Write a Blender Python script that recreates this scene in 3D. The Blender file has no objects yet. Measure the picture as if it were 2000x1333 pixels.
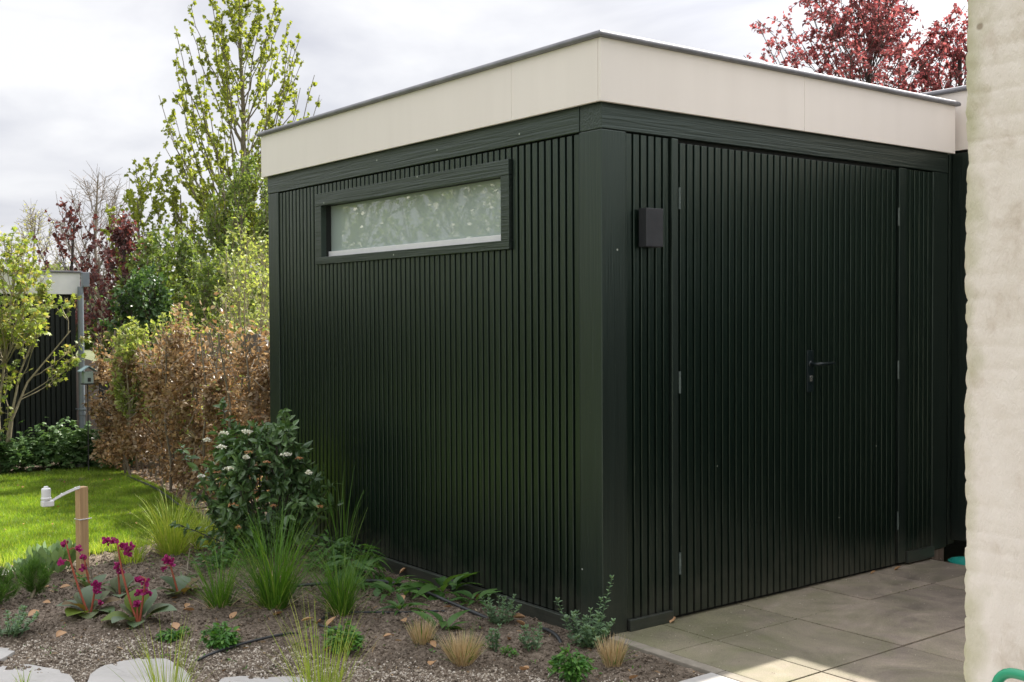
import bpy, math, random
import numpy as np
from mathutils import Vector, Matrix

random.seed(11)
rng = np.random.default_rng(11)
R = math.radians
scene = bpy.context.scene
COL = scene.collection

# ------------------------------------------------------------------ camera
cam_d = bpy.data.cameras.new("camera")
cam = bpy.data.objects.new("camera", cam_d)
COL.objects.link(cam)
CF = Vector((0.61006455, 0.79202338, -0.02280819))
CR = Vector((0.79215106, -0.6103051, -0.00493784))
CU = Vector((0.01783084, 0.01505513, 0.99972767))
m = Matrix.Identity(4)
for i, v in enumerate((CR, CU, -CF)):
    m[0][i], m[1][i], m[2][i] = v
m[0][3], m[1][3], m[2][3] = -3.4858, -3.8516, 1.4824
cam.matrix_world = m
cam_d.sensor_width = 36.0
cam_d.lens = 39.814
cam_d.clip_start = 0.05
cam_d.clip_end = 2000
cam_d.dof.use_dof = True
cam_d.dof.focus_distance = 5.6
cam_d.dof.aperture_fstop = 13.0
scene.camera = cam

# ------------------------------------------------------------------ light
SUN = Vector((0.87, 0.245, 1.0)).normalized()
SUN_EL = math.asin(SUN.z)
SUN_AZ = math.atan2(SUN.x, SUN.y)
sd = bpy.data.lights.new("sun", 'SUN')
sd.energy = 5.0
sd.angle = R(0.6)
sd.color = (1.0, 0.94, 0.84)
so = bpy.data.objects.new("sun", sd)
so.rotation_euler = SUN.to_track_quat('Z', 'Y').to_euler()
so.location = SUN * 30
COL.objects.link(so)

scene.view_settings.view_transform = 'Standard'
scene.view_settings.look = 'None'
scene.view_settings.exposure = 0.97
scene.view_settings.gamma = 1.0

world = bpy.data.worlds.new("World")
scene.world = world
world.use_nodes = True
wn, wl = world.node_tree.nodes, world.node_tree.links
wn.clear()
w_out = wn.new('ShaderNodeOutputWorld')
bg1 = wn.new('ShaderNodeBackground')
sky = wn.new('ShaderNodeTexSky')
sky.sky_type = 'NISHITA'
sky.sun_disc = False
sky.sun_elevation = SUN_EL
sky.sun_rotation = SUN_AZ
bg1.inputs['Strength'].default_value = 0.10
wl.new(sky.outputs[0], bg1.inputs['Color'])
tc = wn.new('ShaderNodeTexCoord')
mp = wn.new('ShaderNodeMapping')
mp.inputs['Scale'].default_value = (1.3, 1.3, 3.6)
mp.inputs['Location'].default_value = (0.35, 0.9, 0.15)
wl.new(tc.outputs['Generated'], mp.inputs['Vector'])
nz = wn.new('ShaderNodeTexNoise')
nz.inputs['Scale'].default_value = 2.2
nz.inputs['Detail'].default_value = 8
nz.inputs['Roughness'].default_value = 0.52
nz.inputs['Distortion'].default_value = 0.35
wl.new(mp.outputs[0], nz.inputs['Vector'])
cr = wn.new('ShaderNodeValToRGB')
cr.color_ramp.elements[0].position = 0.38
cr.color_ramp.elements[0].color = (0.36, 0.36, 0.39, 1)
cr.color_ramp.elements[1].position = 0.58
cr.color_ramp.elements[1].color = (0.525, 0.52, 0.525, 1)
wl.new(nz.outputs['Fac'], cr.inputs['Fac'])
# the cloud is thinner and brighter round the sun
nrm = wn.new('ShaderNodeVectorMath'); nrm.operation = 'NORMALIZE'
wl.new(tc.outputs['Generated'], nrm.inputs[0])
dt = wn.new('ShaderNodeVectorMath'); dt.operation = 'DOT_PRODUCT'
wl.new(nrm.outputs[0], dt.inputs[0])
dt.inputs[1].default_value = SUN
mr = wn.new('ShaderNodeMapRange')
mr.inputs['From Min'].default_value = 0.74
mr.inputs['From Max'].default_value = 1.0
mr.inputs['To Min'].default_value = 1.0
mr.inputs['To Max'].default_value = 2.6
wl.new(dt.outputs['Value'], mr.inputs['Value'])
bg2 = wn.new('ShaderNodeBackground')
wl.new(cr.outputs['Color'], bg2.inputs['Color'])
# an overcast sky is brighter overhead than near the horizon
sz = wn.new('ShaderNodeSeparateXYZ')
wl.new(nrm.outputs[0], sz.inputs[0])
mz_ = wn.new('ShaderNodeMapRange')
mz_.inputs['From Min'].default_value = 0.28
mz_.inputs['From Max'].default_value = 0.9
mz_.inputs['To Min'].default_value = 1.0
mz_.inputs['To Max'].default_value = 2.0
wl.new(sz.outputs['Z'], mz_.inputs['Value'])
mm_ = wn.new('ShaderNodeMath'); mm_.operation = 'MULTIPLY'
wl.new(mr.outputs['Result'], mm_.inputs[0]); wl.new(mz_.outputs['Result'], mm_.inputs[1])
wl.new(mm_.outputs[0], bg2.inputs['Strength'])
mxs = wn.new('ShaderNodeMixShader')
mxs.inputs['Fac'].default_value = 0.93
wl.new(bg1.outputs[0], mxs.inputs[1])
wl.new(bg2.outputs[0], mxs.inputs[2])
wl.new(mxs.outputs[0], w_out.inputs['Surface'])


# ------------------------------------------------------------------ materials
def new_mat(name):
    mt = bpy.data.materials.new(name)
    mt.use_nodes = True
    nt = mt.node_tree
    nt.nodes.clear()
    out = nt.nodes.new('ShaderNodeOutputMaterial')
    return mt, nt.nodes, nt.links, out


def ramp(nodes, stops):
    r = nodes.new('ShaderNodeValToRGB')
    els = r.color_ramp.elements
    while len(els) < len(stops):
        els.new(0.5)
    for e, (p, c) in zip(els, stops):
        e.position = p
        e.color = (*c, 1)
    return r


def surf_mat(name, stops, scale=8.0, stretch=(1, 1, 1), rough=0.6, bump=0.2, bscale=None, bstretch=None,
             detail=8, spec=0.5, metal=0.0, coat=0.0, island=0.0, dist=0.01, rough_var=0.0, distort=0.0):
    mt, n, l, out = new_mat(name)
    b = n.new('ShaderNodeBsdfPrincipled')
    b.inputs['Roughness'].default_value = rough
    b.inputs['Specular IOR Level'].default_value = spec
    b.inputs['Metallic'].default_value = metal
    b.inputs['Coat Weight'].default_value = coat
    t = n.new('ShaderNodeTexCoord')
    mpp = n.new('ShaderNodeMapping')
    mpp.inputs['Scale'].default_value = stretch
    l.new(t.outputs['Object'], mpp.inputs['Vector'])
    nn = n.new('ShaderNodeTexNoise')
    nn.inputs['Scale'].default_value = scale
    nn.inputs['Detail'].default_value = detail
    nn.inputs['Roughness'].default_value = 0.6
    nn.inputs['Distortion'].default_value = distort
    l.new(mpp.outputs[0], nn.inputs['Vector'])
    rp = ramp(n, stops)
    fac = nn.outputs['Fac']
    if island > 0:
        g = n.new('ShaderNodeNewGeometry')
        ma = n.new('ShaderNodeMath'); ma.operation = 'MULTIPLY_ADD'
        ma.inputs[1].default_value = island
        ma.inputs[2].default_value = -island * 0.5
        l.new(g.outputs['Random Per Island'], ma.inputs[0])
        ad = n.new('ShaderNodeMath'); ad.operation = 'ADD'
        l.new(ma.outputs[0], ad.inputs[0]); l.new(fac, ad.inputs[1])
        fac = ad.outputs[0]
    l.new(fac, rp.inputs['Fac'])
    l.new(rp.outputs['Color'], b.inputs['Base Color'])
    if rough_var:
        m2 = n.new('ShaderNodeMath'); m2.operation = 'MULTIPLY_ADD'
        m2.inputs[1].default_value = rough_var
        m2.inputs[2].default_value = rough - rough_var * 0.5
        l.new(nn.outputs['Fac'], m2.inputs[0]); l.new(m2.outputs[0], b.inputs['Roughness'])
    if bump > 0:
        m3 = n.new('ShaderNodeMapping')
        m3.inputs['Scale'].default_value = bstretch or stretch
        l.new(t.outputs['Object'], m3.inputs['Vector'])
        n2 = n.new('ShaderNodeTexNoise')
        n2.inputs['Scale'].default_value = bscale or scale * 4
        n2.inputs['Detail'].default_value = 6
        n2.inputs['Distortion'].default_value = distort
        l.new(m3.outputs[0], n2.inputs['Vector'])
        bp = n.new('ShaderNodeBump')
        bp.inputs['Strength'].default_value = bump
        bp.inputs['Distance'].default_value = dist
        l.new(n2.outputs['Fac'], bp.inputs['Height'])
        l.new(bp.outputs[0], b.inputs['Normal'])
    l.new(b.outputs[0], out.inputs['Surface'])
    return mt


def leaf_mat(name, cols, trans=0.45, rough=0.45, spec=0.4, tcol=None, patch=0.25, pscale=2.5):
    """leaf surface: colour differs per leaf, light comes through the blade"""
    mt, n, l, out = new_mat(name)
    g = n.new('ShaderNodeNewGeometry')
    k = len(cols)
    rp = ramp(n, [(i / max(1, k - 1), c) for i, c in enumerate(cols)])
    l.new(g.outputs['Random Per Island'], rp.inputs['Fac'])
    if patch > 0:        # groups of leaves are paler or deeper than their neighbours
        t = n.new('ShaderNodeTexCoord')
        pn = n.new('ShaderNodeTexNoise'); pn.inputs['Scale'].default_value = pscale; pn.inputs['Detail'].default_value = 3
        l.new(t.outputs['Object'], pn.inputs['Vector'])
        pr = ramp(n, [(.3, (1 - patch,) * 3), (.7, (1 + patch, 1 + patch, 1 + patch * .6))])
        l.new(pn.outputs['Fac'], pr.inputs['Fac'])
        pm_ = n.new('ShaderNodeMix'); pm_.data_type = 'RGBA'; pm_.blend_type = 'MULTIPLY'; pm_.inputs['Factor'].default_value = 1
        pm_.clamp_result = False
        l.new(rp.outputs['Color'], pm_.inputs[6]); l.new(pr.outputs['Color'], pm_.inputs[7])
        leafcol = pm_.outputs[2]
    else:
        leafcol = rp.outputs['Color']
    b = n.new('ShaderNodeBsdfPrincipled')
    b.inputs['Roughness'].default_value = rough
    b.inputs['Specular IOR Level'].default_value = spec
    l.new(leafcol, b.inputs['Base Color'])
    tr = n.new('ShaderNodeBsdfTranslucent')
    mul = n.new('ShaderNodeMix'); mul.data_type = 'RGBA'; mul.blend_type = 'MULTIPLY'
    mul.inputs['Factor'].default_value = 1.0
    l.new(leafcol, mul.inputs[6])
    mul.inputs[7].default_value = (*(tcol or (1.6, 1.5, 0.6)), 1)
    mul.clamp_result = False
    l.new(mul.outputs[2], tr.inputs['Color'])
    mx = n.new('ShaderNodeMixShader')
    mx.inputs['Fac'].default_value = trans
    l.new(b.outputs[0], mx.inputs[1]); l.new(tr.outputs[0], mx.inputs[2])
    l.new(mx.outputs[0], out.inputs['Surface'])
    return mt


def paint_mat(name, axis, spots=True, grain=0.25, rough=0.38, lift=1.0, tone=0.0):
    """almost black green wood paint, faint grain along the axis, a few pale specks"""
    mt, n, l, out = new_mat(name)
    b = n.new('ShaderNodeBsdfPrincipled')
    t = n.new('ShaderNodeTexCoord')
    st = [40, 40, 40]
    st[axis] = 1.1
    mpp = n.new('ShaderNodeMapping'); mpp.inputs['Scale'].default_value = st
    l.new(t.outputs['Object'], mpp.inputs['Vector'])
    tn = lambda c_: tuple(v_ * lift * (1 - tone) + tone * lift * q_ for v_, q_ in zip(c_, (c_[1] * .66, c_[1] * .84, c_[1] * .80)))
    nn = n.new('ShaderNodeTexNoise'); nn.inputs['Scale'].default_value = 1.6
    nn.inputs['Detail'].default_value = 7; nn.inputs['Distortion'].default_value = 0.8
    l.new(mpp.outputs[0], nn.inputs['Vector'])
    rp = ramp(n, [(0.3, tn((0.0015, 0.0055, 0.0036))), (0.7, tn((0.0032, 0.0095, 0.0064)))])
    l.new(nn.outputs['Fac'], rp.inputs['Fac'])
    col = rp.outputs['Color']
    if spots:
        vo = n.new('ShaderNodeTexVoronoi'); vo.inputs['Scale'].default_value = 9.0
        l.new(t.outputs['Object'], vo.inputs['Vector'])
        lt = n.new('ShaderNodeMath'); lt.operation = 'LESS_THAN'; lt.inputs[1].default_value = 0.045
        l.new(vo.outputs['Distance'], lt.inputs[0])
        sp = n.new('ShaderNodeSeparateColor'); l.new(vo.outputs['Color'], sp.inputs[0])
        gt = n.new('ShaderNodeMath'); gt.operation = 'GREATER_THAN'; gt.inputs[1].default_value = 0.87
        l.new(sp.outputs[0], gt.inputs[0])
        mm = n.new('ShaderNodeMath'); mm.operation = 'MULTIPLY'
        l.new(lt.outputs[0], mm.inputs[0]); l.new(gt.outputs[0], mm.inputs[1])
        mx = n.new('ShaderNodeMix'); mx.data_type = 'RGBA'
        l.new(mm.outputs[0], mx.inputs['Factor']); l.new(col, mx.inputs[6])
        mx.inputs[7].default_value = (0.35, 0.38, 0.34, 1)
        col = mx.outputs[2]
    # rain splash and dust low on the wall
    sx = n.new('ShaderNodeSeparateXYZ'); l.new(t.outputs['Object'], sx.inputs[0])
    mz = n.new('ShaderNodeMapRange'); mz.inputs['From Min'].default_value = .02; mz.inputs['From Max'].default_value = .38
    mz.inputs['To Min'].default_value = .42; mz.inputs['To Max'].default_value = -.12
    l.new(sx.outputs['Z'], mz.inputs['Value'])
    nd = n.new('ShaderNodeTexNoise'); nd.inputs['Scale'].default_value = 5.0; nd.inputs['Detail'].default_value = 8
    nd.inputs['Roughness'].default_value = .75
    l.new(t.outputs['Object'], nd.inputs['Vector'])
    sm = n.new('ShaderNodeMath'); sm.operation = 'MULTIPLY_ADD'; sm.inputs[1].default_value = 1.0
    l.new(nd.outputs['Fac'], sm.inputs[0]); l.new(mz.outputs[0], sm.inputs[2])
    md = n.new('ShaderNodeMapRange'); md.inputs['From Min'].default_value = .62; md.inputs['From Max'].default_value = 1.1
    md.inputs['To Max'].default_value = .38
    l.new(sm.outputs[0], md.inputs['Value'])
    mxd = n.new('ShaderNodeMix'); mxd.data_type = 'RGBA'
    l.new(md.outputs[0], mxd.inputs['Factor']); l.new(col, mxd.inputs[6])
    mxd.inputs[7].default_value = (0.10, 0.09, 0.075, 1)
    l.new(mxd.outputs[2], b.inputs['Base Color'])
    b.inputs['Roughness'].default_value = rough
    b.inputs['Specular IOR Level'].default_value = 0.85
    b.inputs['Specular Tint'].default_value = (0.80, 1.0, 0.87, 1)
    bp = n.new('ShaderNodeBump'); bp.inputs['Strength'].default_value = grain
    bp.inputs['Distance'].default_value = 0.010
    l.new(nn.outputs['Fac'], bp.inputs['Height'])
    l.new(bp.outputs[0], b.inputs['Normal'])
    l.new(b.outputs[0], out.inputs['Surface'])
    return mt


M = {}
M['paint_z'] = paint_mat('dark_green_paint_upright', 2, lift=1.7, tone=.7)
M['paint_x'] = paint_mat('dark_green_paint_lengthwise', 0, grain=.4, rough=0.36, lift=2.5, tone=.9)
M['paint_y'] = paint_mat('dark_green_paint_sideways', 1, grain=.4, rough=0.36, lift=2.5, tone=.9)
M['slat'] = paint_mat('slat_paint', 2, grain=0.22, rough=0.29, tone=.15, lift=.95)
M['slat_back'] = surf_mat('dark_board', [(0.3, (0.004, 0.006, 0.005)), (0.7, (0.007, 0.009, 0.008))], rough=0.7, bump=0)  # near-black boards behind the slats, in the window reveal and soffit
M['fascia'] = surf_mat('cream_panel', [(0.3, (0.79, 0.735, 0.69)), (0.7, (0.835, 0.78, 0.735))], scale=1.2, stretch=(5, 5, .5), rough=0.4, bump=0.03, bscale=3, spec=0.4)
M['coping'] = surf_mat('zinc_coping', [(0.3, (0.15, 0.15, 0.165)), (0.7, (0.24, 0.24, 0.26))], scale=9, rough=0.45, bump=0.1, metal=0.35, bscale=60)
M['metal'] = surf_mat('dark_metal', [(0.3, (0.035, 0.037, 0.042)), (0.7, (0.05, 0.052, 0.058))], scale=10, rough=0.4, bump=0.04, metal=0.3)
M['handle'] = surf_mat('handle_metal', [(0.3, (0.006, 0.012, 0.013)), (0.7, (0.01, 0.018, 0.02))], scale=10, rough=0.35, bump=0.0, metal=0.2)
M['hinge'] = surf_mat('hinge_steel', [(0.3, (0.06, 0.08, 0.075)), (0.7, (0.11, 0.14, 0.13))], scale=20, rough=0.45, bump=0.1, metal=0.3)
M['steel'] = surf_mat('steel', [(0.3, (0.5, 0.5, 0.48)), (0.7, (0.7, 0.7, 0.66))], scale=20, rough=0.25, bump=0.0, metal=0.9)
M['white'] = surf_mat('white_plastic', [(0.3, (0.72, 0.73, 0.74)), (0.7, (0.8, 0.8, 0.8))], scale=10, rough=0.4, bump=0.02)
M['roof'] = surf_mat('roof_felt', [(0.3, (0.03, 0.03, 0.03)), (0.7, (0.05, 0.05, 0.05))], scale=10, rough=0.9, bump=0.2)
M['wood'] = surf_mat('pine_post', [(0.25, (0.36, 0.22, 0.11)), (0.6, (0.54, 0.36, 0.19)), (0.8, (0.62, 0.44, 0.25))], scale=2.5, stretch=(14, 14, 0.8), rough=0.65, bump=0.3, bscale=4, dist=0.003, distort=0.6)
M['oldwood'] = surf_mat('weathered_wood', [(0.3, (0.10, 0.075, 0.058)), (0.7, (0.2, 0.15, 0.12))], scale=3, stretch=(12, 12, 1), rough=0.8, bump=0.4, bscale=6)
M['bark'] = surf_mat('bark', [(0.3, (0.11, 0.092, 0.066)), (0.7, (0.23, 0.195, 0.145))], scale=14, stretch=(1, 1, .4), rough=0.85, bump=0.5, bscale=40)
M['bark_pale'] = surf_mat('pale_bark', [(0.3, (0.20, 0.17, 0.11)), (0.7, (0.36, 0.31, 0.21))], scale=14, rough=0.8, bump=0.3, bscale=50)
M['bark_dark'] = surf_mat('dark_bark', [(0.3, (0.035, 0.025, 0.022)), (0.7, (0.09, 0.07, 0.06))], scale=14, rough=0.85, bump=0.5, bscale=40)
M['bark_red'] = surf_mat('red_stalk', [(0.3, (0.27, 0.055, 0.035)), (0.7, (0.40, 0.11, 0.055))], scale=14, rough=0.45, bump=0.1, bscale=50)
M['hose'] = surf_mat('black_hose', [(0.3, (0.018, 0.02, 0.024)), (0.7, (0.04, 0.045, 0.05))], scale=14, rough=0.45, bump=0.1, bscale=50)
M['pipe'] = surf_mat('grey_pipe', [(0.3, (0.17, 0.20, 0.24)), (0.7, (0.24, 0.27, 0.31))], scale=6, rough=0.35, bump=0.04, metal=0.1)
M['cladfar'] = surf_mat('far_cladding', [(0.3, (0.002, 0.005, 0.005)), (0.7, (0.004, 0.009, 0.008))], scale=6, rough=0.6, bump=0.05)
M['green_tube'] = surf_mat('green_tube', [(0.3, (0.02, 0.30, 0.15)), (0.7, (0.03, 0.36, 0.19))], scale=6, rough=0.35, bump=0.03)
M['teal'] = surf_mat('teal_plastic', [(0.3, (0.01, 0.24, 0.20)), (0.7, (0.02, 0.30, 0.25))], scale=6, rough=0.4, bump=0.03)
M['rubber'] = surf_mat('rubber', [(0.3, (0.02, 0.02, 0.02)), (0.7, (0.03, 0.03, 0.03))], scale=6, rough=0.7, bump=0.1)
M['stone'] = surf_mat('pale_flagstone', [(0.25, (0.30, 0.29, 0.27)), (0.45, (0.40, 0.39, 0.37)), (0.8, (0.48, 0.465, 0.445))], scale=5, rough=0.75, bump=0.35, bscale=22, dist=0.008)
M['potstone'] = surf_mat('chalk', [(0.3, (0.45, 0.44, 0.40)), (0.7, (0.62, 0.61, 0.57))], scale=6, rough=0.8, bump=0.2)
M['fence'] = surf_mat('fence_board', [(0.3, (0.17, 0.14, 0.13)), (0.7, (0.26, 0.215, 0.19))], scale=3, stretch=(10, 10, 1), rough=0.8, bump=0.3, bscale=6)
M['birdwall'] = surf_mat('birdhouse_paint', [(0.3, (0.24, 0.30, 0.28)), (0.7, (0.33, 0.40, 0.37))], scale=6, rough=0.6, bump=0.1)
M['birdroof'] = surf_mat('birdhouse_roof', [(0.3, (0.13, 0.20, 0.23)), (0.7, (0.20, 0.28, 0.31))], scale=6, rough=0.5, bump=0.1)
M['kerb'] = surf_mat('kerb_concrete', [(0.3, (0.20, 0.18, 0.145)), (0.7, (0.30, 0.27, 0.22))], scale=12, rough=0.85, bump=0.4, bscale=120, dist=0.003)

# leaves
M['lime'] = leaf_mat('lime_leaf', [(0.15, 0.19, 0.03), (0.23, 0.28, 0.05), (0.30, 0.35, 0.075), (0.19, 0.24, 0.04)], 0.5, tcol=(1.4, 1.3, .7))
M['haw'] = leaf_mat('hawthorn_leaf', [(0.07, 0.12, 0.03), (0.12, 0.18, 0.045), (0.20, 0.26, 0.075), (0.09, 0.15, 0.04)], 0.42, tcol=(1.5, 1.4, .8))
M['yg'] = leaf_mat('yellow_green_leaf', [(0.18, 0.25, 0.06), (0.28, 0.35, 0.10), (0.38, 0.42, 0.16), (0.14, 0.21, 0.05)], 0.45, tcol=(1.5, 1.4, .8))
M['maple'] = leaf_mat('maple_leaf', [(0.17, 0.25, 0.05), (0.26, 0.32, 0.07), (0.34, 0.37, 0.10), (0.13, 0.21, 0.04), (0.42, 0.33, 0.13)], 0.45, tcol=(1.3, 1.3, .7))
M['dark'] = leaf_mat('dark_leaf', [(0.035, 0.075, 0.03), (0.06, 0.12, 0.045), (0.095, 0.17, 0.065)], 0.25, rough=0.35)
M['copper'] = leaf_mat('copper_leaf', [(0.075, 0.038, 0.042), (0.12, 0.056, 0.06), (0.19, 0.09, 0.085), (0.10, 0.055, 0.06)], 0.4, tcol=(1.6, 0.9, 0.8))
M['plum'] = leaf_mat('plum_leaf', [(0.16, 0.060, 0.068), (0.23, 0.090, 0.098), (0.32, 0.15, 0.145), (0.11, 0.046, 0.056)], 0.5, tcol=(1.6, 0.95, 1.0))
M['beech'] = leaf_mat('dry_beech_leaf', [(0.19, 0.12, 0.065), (0.31, 0.21, 0.12), (0.43, 0.315, 0.19), (0.12, 0.075, 0.04), (0.54, 0.43, 0.29)], 0.38, rough=0.4, tcol=(1.2, 1.0, 0.75))
M['vib'] = leaf_mat('viburnum_leaf', [(0.055, 0.115, 0.045), (0.095, 0.175, 0.065), (0.15, 0.25, 0.10)], 0.22, rough=0.33, spec=0.6)
M['grass'] = leaf_mat('grass_blade', [(0.07, 0.18, 0.02), (0.12, 0.26, 0.035), (0.05, 0.14, 0.02), (0.19, 0.30, 0.06)], 0.4)
M['grass_yellow'] = leaf_mat('pale_grass_blade', [(0.20, 0.32, 0.04), (0.33, 0.43, 0.08), (0.42, 0.46, 0.15)], 0.45)
M['lawn'] = leaf_mat('lawn_blade', [(0.10, 0.20, 0.018), (0.17, 0.29, 0.03), (0.24, 0.33, 0.05), (0.13, 0.24, 0.02), (0.30, 0.33, 0.09)], 0.4, patch=.4, pscale=3.5)
M['straw'] = leaf_mat('straw_blade', [(0.50, 0.38, 0.22), (0.65, 0.52, 0.33), (0.75, 0.63, 0.43), (0.36, 0.28, 0.13)], 0.25, tcol=(1.1, 0.9, 0.6))
M['herb'] = leaf_mat('herb_leaf', [(0.05, 0.15, 0.03), (0.08, 0.21, 0.04), (0.13, 0.28, 0.05)], 0.3)
M['grey_herb'] = leaf_mat('grey_herb_leaf', [(0.11, 0.20, 0.11), (0.16, 0.26, 0.15), (0.21, 0.32, 0.19)], 0.25, rough=0.6)
M['sage'] = leaf_mat('sage_leaf', [(0.12, 0.21, 0.10), (0.18, 0.28, 0.14), (0.22, 0.33, 0.17)], 0.25, rough=0.7)
M['pine'] = leaf_mat('pine_needle', [(0.05, 0.13, 0.025), (0.09, 0.20, 0.035), (0.14, 0.26, 0.05)], 0.25)
M['geran'] = leaf_mat('geranium_leaf', [(0.055, 0.115, 0.04), (0.09, 0.165, 0.06), (0.135, 0.22, 0.085)], 0.25, tcol=(1.3, 1.3, .8))
M['dock'] = leaf_mat('dock_leaf', [(0.05, 0.13, 0.035), (0.08, 0.18, 0.045), (0.11, 0.22, 0.06)], 0.35)
M['berg'] = leaf_mat('bergenia_leaf', [(0.045, 0.10, 0.045), (0.07, 0.145, 0.055), (0.10, 0.16, 0.08), (0.13, 0.085, 0.04), (0.08, 0.17, 0.03)], 0.2, rough=0.55, spec=0.3)
M['berg_red'] = leaf_mat('bergenia_red_leaf', [(0.19, 0.10, 0.045), (0.14, 0.12, 0.05)], 0.3, rough=0.5, spec=0.35)
M['berg_yellow'] = leaf_mat('bergenia_yellow_leaf', [(0.17, 0.24, 0.04), (0.13, 0.20, 0.04)], 0.35, rough=0.5, spec=0.35)
M['berg_dull'] = leaf_mat('bergenia_dull_leaf', [(0.10, 0.16, 0.09), (0.12, 0.17, 0.10)], 0.2, rough=0.45, spec=0.4)
M['magenta'] = leaf_mat('magenta_petal', [(0.33, 0.02, 0.15), (0.48, 0.04, 0.24), (0.22, 0.012, 0.09)], 0.3, tcol=(1.3, 0.6, 1.0))
M['whitepetal'] = leaf_mat('white_petal', [(0.72, 0.72, 0.62), (0.82, 0.82, 0.76)], 0.2, tcol=(1, 1, 0.9))
M['bud'] = leaf_mat('brown_bud', [(0.35, 0.16, 0.06), (0.5, 0.27, 0.12), (0.25, 0.10, 0.05)], 0.2, tcol=(1, .8, .6))
M['dead'] = leaf_mat('dead_leaf', [(0.36, 0.19, 0.09), (0.5, 0.31, 0.17), (0.28, 0.14, 0.07)], 0.15, rough=0.5, tcol=(1, .8, .6))


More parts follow.
